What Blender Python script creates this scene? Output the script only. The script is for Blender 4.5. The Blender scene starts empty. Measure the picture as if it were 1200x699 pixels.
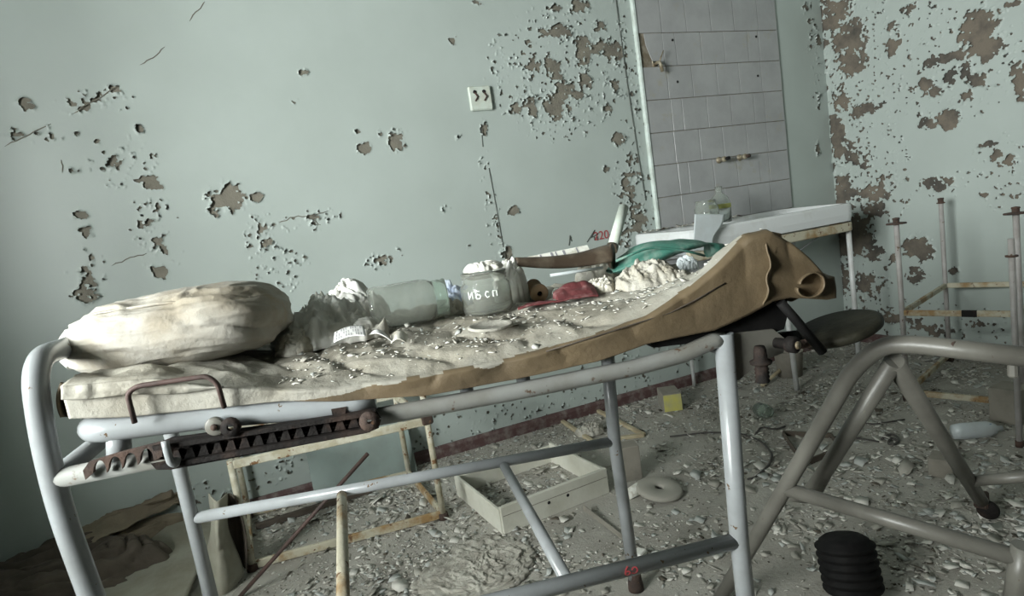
import bpy, math, random
import numpy as np
from mathutils import Vector, Matrix

# ------------------------------------------------------------------ camera, light, exposure
SC = bpy.context.scene
COL = SC.collection
FPX = 700.0
_p, _r, _y = math.radians(7.14), math.radians(-8.45), math.radians(21.54)
H = 0.92
CF = np.array([math.sin(_y)*math.cos(_p), math.cos(_y)*math.cos(_p), -math.sin(_p)])
_r0 = np.array([math.cos(_y), -math.sin(_y), 0.0]); _u0 = np.cross(_r0, CF)
CR = math.cos(_r)*_r0 + math.sin(_r)*_u0
CU = -math.sin(_r)*_r0 + math.cos(_r)*_u0
CO = np.array([0.0, 0.0, H])
cd = bpy.data.cameras.new('camera'); cam = bpy.data.objects.new('camera', cd); COL.objects.link(cam)
cd.sensor_width = 36; cd.sensor_fit = 'HORIZONTAL'; cd.lens = FPX*36/1200; cd.clip_start = 0.02
cam.matrix_world = Matrix(((CR[0], CU[0], -CF[0], 0), (CR[1], CU[1], -CF[1], 0), (CR[2], CU[2], -CF[2], H), (0, 0, 0, 1)))
SC.camera = cam
WY, WX, WL, WF, CEIL = 2.38, 2.91, -1.35, -2.6, 2.7     # back wall, right wall, left wall, wall behind the camera, ceiling
WIN = (-0.25, 1.04, 0.90, 1.90)                           # window in the left wall: y0, y1, z0, z1
w = bpy.data.worlds.new('sky'); SC.world = w; w.use_nodes = True
w.node_tree.nodes['Background'].inputs[0].default_value = (0.80, 0.90, 1.0, 1)
w.node_tree.nodes['Background'].inputs[1].default_value = 1.0
ld = bpy.data.lights.new('window_daylight', 'AREA'); ld.shape = 'RECTANGLE'
ld.size = 1.7; ld.size_y = 1.45; ld.energy = 450; ld.spread = math.radians(140); ld.color = (0.96, 1.0, 0.975)
lo = bpy.data.objects.new('window_daylight', ld); COL.objects.link(lo)
lo.location = (WL-1.0, 0.25, 1.40)
lo.rotation_euler = (math.radians(90), 0, math.radians(-38))
SC.view_settings.view_transform = 'Standard'; SC.view_settings.look = 'None'
SC.view_settings.gamma = 1; SC.view_settings.use_curve_mapping = False
SC.view_settings.exposure = -0.10

# ------------------------------------------------------------------ measuring helpers (photo pixel -> place in the room)
def ray(px, py): return CR*(px-600)/FPX - CU*(py-349.5)/FPX + CF
def onz(px, py, z=0.0): d = ray(px, py); return CO + d*((z-H)/d[2])
def ony(px, py, Y=WY): d = ray(px, py); return CO + d*(Y/d[1])
def onx(px, py, X=WX): d = ray(px, py); return CO + d*(X/d[0])
def dep(px, py, D): return CO + ray(px, py)*D
def onpl(px, py, P, n):
    d = ray(px, py); n = np.array(n, float); return CO + d*(((np.array(P)-CO)@n)/(d@n))
BA = math.radians(-11.5)
DL = np.array([math.cos(BA), math.sin(BA), 0.0]); DT = np.array([-math.sin(BA), math.cos(BA), 0.0])
BO = np.array([0.59, 0.70, 0.0])                          # gurney origin: foot of its near right leg
def bedw(s, t, z): return BO + DL*s + DT*t + np.array([0, 0, z])
def bpx(px, py, t):                                       # local gurney coordinates of a pixel at depth t across it
    P = onpl(px, py, BO + DT*t, DT); v = P-BO
    return np.array([v@DL, t, P[2]])

# ------------------------------------------------------------------ noise
def _h(i, j, s):
    n = (i*374761393 + j*668265263 + s*974634777) & 0xffffffff
    n = ((n ^ (n >> 13))*1274126177) & 0xffffffff
    return ((n ^ (n >> 16)) & 0xffff)/65535.0
def vn(x, y, s=0):
    x = np.asarray(x, float); y = np.asarray(y, float)
    i = np.floor(x).astype(np.int64); j = np.floor(y).astype(np.int64); fx = x-i; fy = y-j
    fx = fx*fx*fx*(fx*(fx*6-15)+10); fy = fy*fy*fy*(fy*(fy*6-15)+10)
    a = _h(i, j, s); b = _h(i+1, j, s); c = _h(i, j+1, s); d = _h(i+1, j+1, s)
    return (a*(1-fx)+b*fx)*(1-fy) + (c*(1-fx)+d*fx)*fy
def fbm(x, y, s=0, o=4, g=0.5):
    t = 0; a = 1; n = 0
    for k in range(o): t = t + a*vn(x*2**k, y*2**k, s+k*17); n += a; a *= g
    return t/n
def ridged(x, y, s=0, o=3):
    t = 0; a = 1; n = 0
    for k in range(o): t = t + a*(1-np.abs(2*vn(x*1.9**k, y*1.9**k, s+k*31)-1))**2; n += a; a *= 0.5
    return t/n
rng = np.random.default_rng(7)

# ------------------------------------------------------------------ materials
def nt(m): return m.node_tree.nodes, m.node_tree.links
def mat(name, col, rough=0.6, col2=None, scale=8, amt=(0.4, 0.65), bump=0.0, bscale=60, metal=0.0, spots=None, sscale=30, sth=(0.62, 0.66), spec=0.5, stretch=None, grime=None):
    """principled with a two-tone noise, optional sharp spots (chips, rust) and a fine bump"""
    m = bpy.data.materials.new(name); m.use_nodes = True; N, L = nt(m); b = N['Principled BSDF']
    tc = N.new('ShaderNodeTexCoord'); src = tc.outputs['Object']
    if stretch:
        mp = N.new('ShaderNodeMapping'); mp.inputs['Scale'].default_value = stretch; L.new(src, mp.inputs[0]); src = mp.outputs[0]
    def ns(sc, det=5, ro=0.6):
        n = N.new('ShaderNodeTexNoise'); n.inputs['Scale'].default_value = sc; n.inputs['Detail'].default_value = det
        n.inputs['Roughness'].default_value = ro; L.new(src, n.inputs['Vector']); return n.outputs['Fac']
    def ramp(f, lo, hi):
        r = N.new('ShaderNodeMapRange'); r.inputs[1].default_value = lo; r.inputs[2].default_value = hi; L.new(f, r.inputs[0]); return r.outputs[0]
    def mix(f, a, c):
        x = N.new('ShaderNodeMix'); x.data_type = 'RGBA'; L.new(f, x.inputs[0])
        if isinstance(a, tuple): x.inputs[6].default_value = (*a, 1)
        else: L.new(a, x.inputs[6])
        x.inputs[7].default_value = (*c, 1); return x.outputs[2]
    cur = tuple(col)
    if col2: cur = mix(ramp(ns(scale), *amt), cur, col2)
    if grime: cur = mix(ramp(ns(scale*0.35, 3), 0.5, 0.75), cur, grime)
    if spots: cur = mix(ramp(ns(sscale, 4, 0.7), *sth), cur, spots)
    if isinstance(cur, tuple): b.inputs['Base Color'].default_value = (*cur, 1)
    else: L.new(cur, b.inputs['Base Color'])
    b.inputs['Roughness'].default_value = rough; b.inputs['Metallic'].default_value = metal
    b.inputs['Specular IOR Level'].default_value = spec
    if bump:
        bp = N.new('ShaderNodeBump'); bp.inputs['Strength'].default_value = min(1, bump); bp.inputs['Distance'].default_value = 0.004*max(1, bump)
        L.new(ns(bscale, 6, 0.65), bp.inputs['Height']); L.new(bp.outputs[0], b.inputs['Normal'])
    return m
def glass(name, tint, dusty=0.3):
    m = bpy.data.materials.new(name); m.use_nodes = True; N, L = nt(m)
    b = N['Principled BSDF']; b.inputs['Base Color'].default_value = (*tint, 1); b.inputs['Roughness'].default_value = 0.08
    b.inputs['Transmission Weight'].default_value = 1.0; b.inputs['IOR'].default_value = 1.35
    d = N.new('ShaderNodeBsdfDiffuse'); d.inputs[0].default_value = (tint[0]*0.55, tint[1]*0.55, tint[2]*0.50, 1)
    tcn = N.new('ShaderNodeTexCoord'); n = N.new('ShaderNodeTexNoise'); n.inputs['Scale'].default_value = 35; n.inputs['Detail'].default_value = 6
    L.new(tcn.outputs['Object'], n.inputs['Vector'])
    r = N.new('ShaderNodeMapRange'); r.inputs[1].default_value = 0.3; r.inputs[2].default_value = 0.75
    r.inputs[3].default_value = dusty*0.6; r.inputs[4].default_value = min(1, dusty*1.6); L.new(n.outputs['Fac'], r.inputs[0])
    x = N.new('ShaderNodeMixShader'); L.new(r.outputs[0], x.inputs[0]); L.new(b.outputs[0], x.inputs[1]); L.new(d.outputs[0], x.inputs[2])
    L.new(x.outputs[0], N['Material Output'].inputs[0]); return m

M = dict(
 paint=mat('mint_wall_paint', (0.40, 0.45, 0.425), 0.45, (0.355, 0.40, 0.375), 2.2, (0.35, 0.75), 0.12, 25, grime=(0.33, 0.37, 0.345)),
 plaster=mat('bare_plaster', (0.215, 0.20, 0.16), 0.9, (0.14, 0.13, 0.105), 14, (0.35, 0.7), 0.5, 120),
 plaster_r=mat('bare_brown_plaster', (0.165, 0.14, 0.11), 0.9, (0.065, 0.06, 0.052), 9, (0.4, 0.65), 0.5, 120),
 ceil=mat('ceiling_paint', (0.24, 0.25, 0.23), 0.8),
 floor=mat('dusty_floor', (0.43, 0.415, 0.37), 0.95, (0.28, 0.265, 0.23), 3.5, (0.35, 0.7), 0.9, 90, spots=(0.14, 0.13, 0.11), sscale=9, sth=(0.62, 0.8)),
 base=mat('maroon_baseboard_paint', (0.085, 0.045, 0.043), 0.6, (0.2, 0.17, 0.155), 25, (0.45, 0.7), 0.3, 80),
 tile=mat('glazed_tile', (0.33, 0.335, 0.335), 0.2, (0.28, 0.285, 0.285), 6, bump=0.05, spots=(0.3, 0.29, 0.25), sscale=10, sth=(0.6, 0.75)),
 mortar=mat('tile_mortar', (0.14, 0.115, 0.08), 0.95, (0.24, 0.215, 0.17), 30, bump=0.6),
 whiteedge=mat('pale_edge_plaster', (0.6, 0.68, 0.64), 0.6, (0.45, 0.5, 0.46), 20),
 white=mat('white_bed_enamel', (0.33, 0.35, 0.36), 0.26, (0.24, 0.25, 0.25), 9, (0.35, 0.7), 0.08, 60, spots=(0.13, 0.085, 0.05), sscale=38, sth=(0.665, 0.69)),
 greyen=mat('grey_trolley_enamel', (0.15, 0.145, 0.125), 0.4, (0.11, 0.105, 0.09), 7, bump=0.12, spots=(0.08, 0.06, 0.04), sscale=34, sth=(0.68, 0.71)),
 cream=mat('flaking_cream_enamel', (0.58, 0.56, 0.46), 0.55, (0.42, 0.38, 0.27), 22, (0.4, 0.6), 0.7, 120, spots=(0.2, 0.10, 0.04), sscale=24, sth=(0.585, 0.62)),
 rustcream=mat('rusty_cream_enamel', (0.50, 0.47, 0.36), 0.6, (0.30, 0.19, 0.08), 11, (0.45, 0.6), 0.6, 90, spots=(0.14, 0.07, 0.03), sscale=30, sth=(0.6, 0.64)),
 rust=mat('rust', (0.085, 0.05, 0.036), 0.85, (0.035, 0.026, 0.022), 20, bump=0.7, bscale=140, spots=(0.22, 0.11, 0.05), sscale=40, sth=(0.6, 0.7)),
 darkmetal=mat('dark_corroded_metal', (0.014, 0.012, 0.011), 0.75, (0.05, 0.033, 0.026), 25, (0.5, 0.7), 0.6, 130, spec=0.2),
 rod=mat('rusty_rod_metal', (0.085, 0.05, 0.042), 0.7, (0.05, 0.035, 0.03), 30, bump=0.4),
 black=mat('black_rubber', (0.007, 0.007, 0.007), 0.7, (0.012, 0.0115, 0.011), 30, bump=0.2, spec=0.12),
 olive=mat('dusty_black_vinyl', (0.014, 0.0135, 0.009), 0.6, (0.035, 0.033, 0.022), 14, bump=0.5, bscale=60, spec=0.2),
 sheet=mat('soiled_oilcloth', (0.40, 0.385, 0.335), 0.75, (0.29, 0.27, 0.22), 6, (0.42, 0.6), 0.6, 70, grime=(0.22, 0.195, 0.15), spots=(0.26, 0.2, 0.13), sscale=7, sth=(0.66, 0.82)),
 oil=mat('brown_oilcloth', (0.155, 0.113, 0.064), 0.6, (0.10, 0.074, 0.043), 7, (0.4, 0.65), 0.3, 90, spots=(0.10, 0.065, 0.035), sscale=9, sth=(0.64, 0.78)),
 pillow=mat('stained_canvas', (0.40, 0.38, 0.335), 0.85, (0.29, 0.255, 0.195), 7, (0.45, 0.62), 0.4, 110, spots=(0.33, 0.26, 0.16), sscale=9, sth=(0.64, 0.8)),
 cloth=mat('dirty_white_cotton', (0.66, 0.64, 0.57), 0.9, (0.46, 0.42, 0.33), 18, (0.42, 0.65), 0.35, 150),
 gauze=mat('grey_gauze', (0.46, 0.44, 0.385), 0.95, (0.38, 0.35, 0.28), 26, (0.4, 0.62), 0.6, 220),
 greyrag=mat('grey_rag_cotton', (0.40, 0.385, 0.335), 0.95, (0.28, 0.265, 0.225), 22, (0.42, 0.62), 0.5, 200),
 bright=mat('white_linen', (0.80, 0.80, 0.76), 0.9, (0.62, 0.6, 0.53), 14, bump=0.25),
 blue=mat('pale_blue_film', (0.42, 0.5, 0.66), 0.35, (0.6, 0.66, 0.74), 60, (0.4, 0.6), 0.3, 100),
 red=mat('dusty_red_rubber', (0.13, 0.028, 0.03), 0.7, (0.27, 0.15, 0.145), 40, (0.55, 0.75), 0.4, 120),
 green=mat('dusty_green_rubber', (0.055, 0.19, 0.145), 0.5, (0.24, 0.33, 0.28), 40, (0.45, 0.75), 0.3, 120),
 brown=mat('brown_piece', (0.07, 0.05, 0.035), 0.4, (0.16, 0.13, 0.095), 22, (0.45, 0.68), 0.3, 100),
 wood=mat('turned_wood', (0.30, 0.20, 0.115), 0.7, (0.2, 0.13, 0.07), 25, bump=0.3),
 hole=mat('dark_hollow', (0.006, 0.005, 0.005), 0.9),
 paper=mat('white_paper', (0.80, 0.80, 0.78), 0.9, (0.7, 0.7, 0.67), 12),
 ink=mat('grey_print', (0.25, 0.25, 0.27), 0.9),
 card=mat('white_card', (0.72, 0.72, 0.66), 0.85, (0.5, 0.48, 0.4), 40, (0.5, 0.65)),
 rail=mat('shaded_rail_enamel', (0.25, 0.255, 0.24), 0.4, (0.15, 0.14, 0.115), 8, (0.4, 0.7), 0.15, 60, spots=(0.10, 0.06, 0.035), sscale=26, sth=(0.62, 0.67)),  # bed enamel darkened to paint in the shade under the mattress; spots are rust
 polepaint=mat('worn_pale_pole_enamel', (0.40, 0.385, 0.375), 0.5, (0.30, 0.28, 0.26), 14, bump=0.1, spots=(0.12, 0.08, 0.05), sscale=30, sth=(0.66, 0.69)),
 legwhite=mat('white_leg_enamel', (0.62, 0.64, 0.64), 0.4, (0.5, 0.5, 0.48), 10),
 ceramic=mat('white_ceramic', (0.66, 0.68, 0.68), 0.12, (0.5, 0.5, 0.46), 8, (0.55, 0.8)),
 box=mat('white_drawer_paint', (0.62, 0.615, 0.54), 0.6, (0.50, 0.49, 0.41), 9, (0.4, 0.7), 0.2, 80),
 yellow=mat('yellow_card', (0.50, 0.47, 0.13), 0.85, (0.42, 0.4, 0.2), 20, bump=0.3),
 greycard=mat('grey_card', (0.27, 0.25, 0.21), 0.9, (0.2, 0.185, 0.155), 12, bump=0.3),
 panel=mat('grey_green_panel', (0.27, 0.33, 0.31), 0.5, (0.22, 0.26, 0.24), 6, grime=(0.19, 0.2, 0.175)),
 board=mat('dusty_hardboard', (0.33, 0.32, 0.26), 0.9, (0.24, 0.225, 0.175), 7, bump=0.4),
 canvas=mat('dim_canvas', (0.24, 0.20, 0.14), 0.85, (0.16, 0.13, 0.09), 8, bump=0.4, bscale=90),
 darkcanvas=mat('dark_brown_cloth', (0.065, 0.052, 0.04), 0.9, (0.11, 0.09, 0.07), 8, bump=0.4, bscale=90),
 wooden=mat('raw_pine', (0.46, 0.40, 0.27), 0.8, (0.34, 0.28, 0.18), 14, bump=0.2),
 chipm=mat('mint_paint_chip', (0.45, 0.465, 0.44), 0.85),
 chipw=mat('white_lime_chip', (0.62, 0.605, 0.55), 0.9),
 chipg=mat('grey_plaster_chip', (0.36, 0.345, 0.30), 0.95),
 chipb=mat('brown_grit', (0.10, 0.085, 0.065), 0.95),
 wire=mat('dark_wire', (0.06, 0.055, 0.05), 0.7),
 glass=glass('dusty_jar_glass', (0.96, 0.985, 0.965), 0.15),
 glassg=glass('green_jar_glass', (0.84, 0.95, 0.90), 0.16),
 glassc=glass('clear_jar_glass', (0.93, 0.97, 0.95), 0.12),
 pane=glass('window_glass', (0.97, 1.0, 0.99), 0.03),
 redpaint=mat('red_paint_mark', (0.35, 0.05, 0.055), 0.6),
 whitepaint=mat('white_lettering', (0.85, 0.87, 0.84), 0.7),
 darkmark=mat('dark_scribble', (0.08, 0.09, 0.08), 0.8),
 bluemark=mat('blue_print', (0.10, 0.19, 0.33), 0.6),
 plastic=mat('translucent_white_plastic', (0.52, 0.57, 0.58), 0.35, (0.45, 0.48, 0.48), 10),
 outlet=mat('old_white_plastic', (0.52, 0.58, 0.52), 0.45, (0.45, 0.47, 0.4), 25, bump=0.1),
 brass=mat('tarnished_brass', (0.30, 0.27, 0.2), 0.5, (0.16, 0.12, 0.07), 40, metal=0.3),
 labelm=mat('yellowed_label', (0.40, 0.40, 0.12), 0.8),
)

# ------------------------------------------------------------------ objects
def link(o, parent=None, label=None, cat=None, group=None, kind=None):
    if o.name not in COL.objects: COL.objects.link(o)
    if parent is not None: o.parent = parent
    if label: o['label'] = label
    if cat: o['category'] = cat
    if group: o['group'] = group
    if kind: o['kind'] = kind
    return o
def thing(name, label, cat, loc=(0, 0, 0), rz=0.0, group=None, rot=None):
    o = bpy.data.objects.new(name, None); o.empty_display_size = 0.05
    o.location = tuple(loc); o.rotation_euler = rot if rot else (0, 0, rz)
    return link(o, None, label, cat, group)
class MB:
    def __init__(s): s.v = []; s.f = []; s.sm = []; s.mi = []
    def add(s, v, f, smooth=False, mi=0):
        o = len(s.v); s.v += [tuple(map(float, p)) for p in v]
        s.f += [tuple(i+o for i in q) for q in f]; s.sm += [smooth]*len(f); s.mi += [mi]*len(f); return s
    def box(s, c, size, R=None, mi=0, bev=0.0):
        c = np.array(c, float); h = np.array(size, float)/2; R = np.eye(3) if R is None else R
        if bev <= 0:
            P = [c + R@(h*np.array(k)) for k in [(-1,-1,-1),(1,-1,-1),(1,1,-1),(-1,1,-1),(-1,-1,1),(1,-1,1),(1,1,1),(-1,1,1)]]
            return s.add(P, [(0,3,2,1),(4,5,6,7),(0,1,5,4),(1,2,6,5),(2,3,7,6),(3,0,4,7)], False, mi)
        b = min(bev, *(h*0.9)); P = []; idx = {}
        for sx in (-1, 1):
            for sy in (-1, 1):
                for sz in (-1, 1):
                    for a in range(3):
                        q = h*np.array((sx, sy, sz)) - b*np.array((sx, sy, sz)); q[a] = h[a]*(sx, sy, sz)[a]
                        idx[(sx, sy, sz, a)] = len(P); P.append(c+R@q)
        F = []
        for a in range(3):
            b1, b2 = [k for k in range(3) if k != a]
            for sg in (-1, 1):
                lp = []
                for u, v_ in ((-1,-1),(1,-1),(1,1),(-1,1)):
                    k = [0, 0, 0]; k[a] = sg; k[b1] = u; k[b2] = v_; lp.append(idx[(*k, a)])
                F.append(tuple(lp))
        for a in range(3):
            b1, b2 = [k for k in range(3) if k != a]
            for u in (-1, 1):
                for v_ in (-1, 1):
                    k0 = [0,0,0]; k1 = [0,0,0]; k0[a] = -1; k1[a] = 1
                    for k in (k0, k1): k[b1] = u; k[b2] = v_
                    F.append((idx[(*k0, b1)], idx[(*k1, b1)], idx[(*k1, b2)], idx[(*k0, b2)]))
        for sx in (-1, 1):
            for sy in (-1, 1):
                for sz in (-1, 1): F.append(tuple(idx[(sx, sy, sz, a)] for a in range(3)))
        return s.add(P, F, False, mi)
    def tube(s, pts, r, n=14, fil=0.0, cap=True, mi=0, closed=False):
        P = [np.array(p, float) for p in pts]
        if fil > 0 and len(P) > 2: P = fillet(P, fil)
        rr = r if hasattr(r, '__len__') else [r]*len(P)
        if len(rr) != len(P): rr = np.interp(np.linspace(0, 1, len(P)), np.linspace(0, 1, len(rr)), rr)
        T = []
        for i in range(len(P)):
            a = P[max(i-1, 0)]; b = P[min(i+1, len(P)-1)]
            if closed: a = P[i-1]; b = P[(i+1) % len(P)]
            d = b-a; T.append(d/(np.linalg.norm(d)+1e-12))
        up = np.array([0, 0, 1.0]) if abs(T[0][2]) < 0.9 else np.array([1.0, 0, 0])
        N_ = np.cross(T[0], up); N_ /= np.linalg.norm(N_); V = []
        for i in range(len(P)):
            N_ = N_ - T[i]*(N_@T[i]); N_ /= np.linalg.norm(N_); B = np.cross(T[i], N_)
            for k in range(n):
                a = 2*math.pi*k/n; V.append(P[i] + rr[i]*(math.cos(a)*N_+math.sin(a)*B))
        m = len(P); F = [(i*n+k, i*n+(k+1) % n, (i+1)*n+(k+1) % n, (i+1)*n+k) for i in range(m-1) for k in range(n)]
        if closed: F += [((m-1)*n+k, (m-1)*n+(k+1) % n, (k+1) % n, k) for k in range(n)]
        s.add(V, F, True, mi)
        if cap and not closed:
            o = len(s.v)-m*n; s.f += [tuple(o+k for k in range(n))[::-1], tuple(o+(m-1)*n+k for k in range(n))]; s.sm += [False]*2; s.mi += [mi]*2
        return s
    def lathe(s, prof, n=32, c=(0, 0, 0), R=None, mi=0, smooth=True):
        c = np.array(c, float); R = np.eye(3) if R is None else R; V = []
        for (r, z) in prof:
            for k in range(n):
                a = 2*math.pi*k/n; V.append(c+R@np.array([max(r, 1e-5)*math.cos(a), max(r, 1e-5)*math.sin(a), z]))
        F = [(i*n+k, i*n+(k+1) % n, (i+1)*n+(k+1) % n, (i+1)*n+k) for i in range(len(prof)-1) for k in range(n)]
        return s.add(V, F, smooth, mi)
    def prism(s, poly, d, mi=0):
        """poly: 3-D points of one face, d: extrusion vector"""
        P = [np.array(p, float) for p in poly]; d = np.array(d, float); n = len(P)
        s.add(P+[p+d for p in P], [tuple(range(n)), tuple(range(2*n-1, n-1, -1))]+[(i, i+n, (i+1) % n+n, (i+1) % n) for i in range(n)], False, mi); return s
    def grid(s, G, mi=0, flip=False):
        n, m = G.shape[:2]
        F = [(i*m+j, i*m+j+1, (i+1)*m+j+1, (i+1)*m+j) for i in range(n-1) for j in range(m-1)]
        if flip: F = [q[::-1] for q in F]
        return s.add(G.reshape(-1, 3), F, True, mi)
    def build(s, name, mats, parent=None, base=None, label=None, cat=None, group=None, kind=None, solid=0, fixn=True):
        me = bpy.data.meshes.new(name); V = s.v
        if base is not None: b = np.array(base, float); V = [tuple(np.array(p)-b) for p in V]
        me.from_pydata(V, [], s.f); me.polygons.foreach_set('use_smooth', s.sm); me.polygons.foreach_set('material_index', s.mi)
        for m_ in (mats if isinstance(mats, (list, tuple)) else [mats]): me.materials.append(M[m_] if isinstance(m_, str) else m_)
        if fixn:
            import bmesh
            bm = bmesh.new(); bm.from_mesh(me); bmesh.ops.recalc_face_normals(bm, faces=bm.faces); bm.to_mesh(me); bm.free()
        o = bpy.data.objects.new(name, me)
        if base is not None: o.location = tuple(base)
        if solid:
            md = o.modifiers.new('thickness', 'SOLIDIFY'); md.thickness = solid; md.offset = 0
        return link(o, parent, label, cat, group, kind)
def fillet(P, r):
    out = [P[0]]
    for i in range(1, len(P)-1):
        a, b, c = P[i-1], P[i], P[i+1]; u = a-b; v = c-b; lu, lv = np.linalg.norm(u), np.linalg.norm(v); u /= lu; v /= lv
        d = min(r, lu*0.48, lv*0.48); p0, p1 = b+u*d, b+v*d
        for k in range(9):
            t = k/8; out.append((1-t)**2*p0 + 2*t*(1-t)*b + t*t*p1)
    out.append(P[-1]); return out
def rotm(ax, ang):
    return np.array(Matrix.Rotation(ang, 3, Vector(ax)))
def axes(z, x=(1, 0, 0)):
    """rotation whose local z points along z"""
    z = np.array(z, float); z /= np.linalg.norm(z); x = np.array(x, float); x = x - z*(x@z)
    if np.linalg.norm(x) < 1e-6: x = np.array([0, 1.0, 0])-z*z[1]
    x /= np.linalg.norm(x); return np.column_stack([x, np.cross(z, x), z])
def rz(a): return rotm((0, 0, 1), a)

def crumple(name, c, rx, ry, h, rot, seed, m, label=None, cat=None, parent=None, freq=4.5, ridge=0.5, flat=0.55, n=46, k=92, solid=0.002, group=None, style='fold'):
    """a crumpled heap of cloth lying on whatever is under it"""
    c = np.array(c, float); th = np.linspace(0, 2*math.pi, k); r = np.linspace(0, 1, n)[:, None]
    out = 0.78+0.45*fbm(np.cos(th)*1.6+seed*3.1, np.sin(th)*1.6+9, seed, 4, 0.6); out[-1] = out[0]
    X = r*np.cos(th)*out; Y = r*np.sin(th)*out
    wx = X+0.35*(fbm(X*2+5, Y*2, seed+5)-0.5); wy = Y+0.35*(fbm(X*2, Y*2+8, seed+9)-0.5)
    an = 5.0*fbm(X*0.9+seed, Y*0.9, seed+2, 2)
    ph1 = freq*0.8*(wx*np.cos(an)+wy*np.sin(an))+5.5*fbm(wx*1.3+2, wy*1.3, seed+7, 2)
    ph2 = freq*1.9*(wy*np.cos(an*1.3)-wx*np.sin(an*1.3))+6*fbm(wx*2.2, wy*2.2+4, seed+8, 2)
    rd = 0.62*np.abs(np.sin(ph1))**0.7+0.38*np.abs(np.sin(ph2))**0.7
    if style == 'crease': rd = ridged(wx*freq*0.6+seed, wy*freq*0.6, seed+2, 3)*.75+.25*fbm(wx*freq*1.6, wy*freq*1.6, seed+4, 3)
    env = np.clip(1-r**2.4, 0, 1)**flat
    z = h*env*(1-ridge+ridge*rd)*(0.70+0.6*fbm(X*1.3+3, Y*1.3, seed+1)) + 0.12*h*(1-env)*rd*(1-r**8)
    xx = X*rx*(1+0.12*(rd-0.5)); yy = Y*ry*(1+0.12*(rd-0.5))
    ca, sa = math.cos(rot), math.sin(rot)
    G = np.stack([c[0]+xx*ca-yy*sa, c[1]+xx*sa+yy*ca, c[2]+0.0015+z], -1)
    mb = MB().grid(G); o = mb.build(name, m, parent, None if parent else c, label, cat, group, None, solid, fixn=False); return o

# ------------------------------------------------------------------ the room
def wallbox(name, c, size, m):
    return MB().box(c, size).build(name, m, kind='structure')
floor = wallbox('floor', ((WL+WX)/2, (WF+WY)/2, -0.05), (WX-WL+0.4, WY-WF+0.4, 0.1), 'floor')
ceiling = wallbox('ceiling', ((WL+WX)/2, (WF+WY)/2, CEIL+0.05), (WX-WL+0.4, WY-WF+0.4, 0.1), 'ceil')
wall_back = wallbox('wall_back', ((WL+WX)/2, WY+0.06, CEIL/2), (WX-WL+0.2, 0.11, CEIL), 'plaster')
wall_right = wallbox('wall_right', (WX+0.06, (WF+WY)/2, CEIL/2), (0.11, WY-WF, CEIL), 'plaster_r')
wallbox('wall_front', ((WL+WX)/2, WF-0.06, CEIL/2), (WX-WL+0.2, 0.11, CEIL), 'ceil')
mb = MB(); y0, y1, z0, z1 = WIN
for (a, b, c, d) in ((WF, y0, 0, CEIL), (y1, WY, 0, CEIL), (y0, y1, 0, z0), (y0, y1, z1, CEIL)):
    mb.box((WL-0.25, (a+b)/2, (c+d)/2), (0.5, b-a, d-c))
mb.build('wall_left', 'paint', kind='structure')
mb = MB(); fw = 0.05
for yy in (y0+fw/2, (y0+y1)/2, y1-fw/2): mb.box((WL-0.40, yy, (z0+z1)/2), (0.06, fw, z1-z0))
for zz in (z0+fw/2, z1-fw/2, z0+(z1-z0)*0.7): mb.box((WL-0.40, (y0+y1)/2, zz), (0.055, y1-y0-0.002, fw))
win = mb.build('window_1', 'box', kind='structure')
MB().box((WL-0.17, (y0+y1)/2, z0+0.01), (0.4, y1-y0, 0.02)).build('window_sill', 'box', win)

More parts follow.
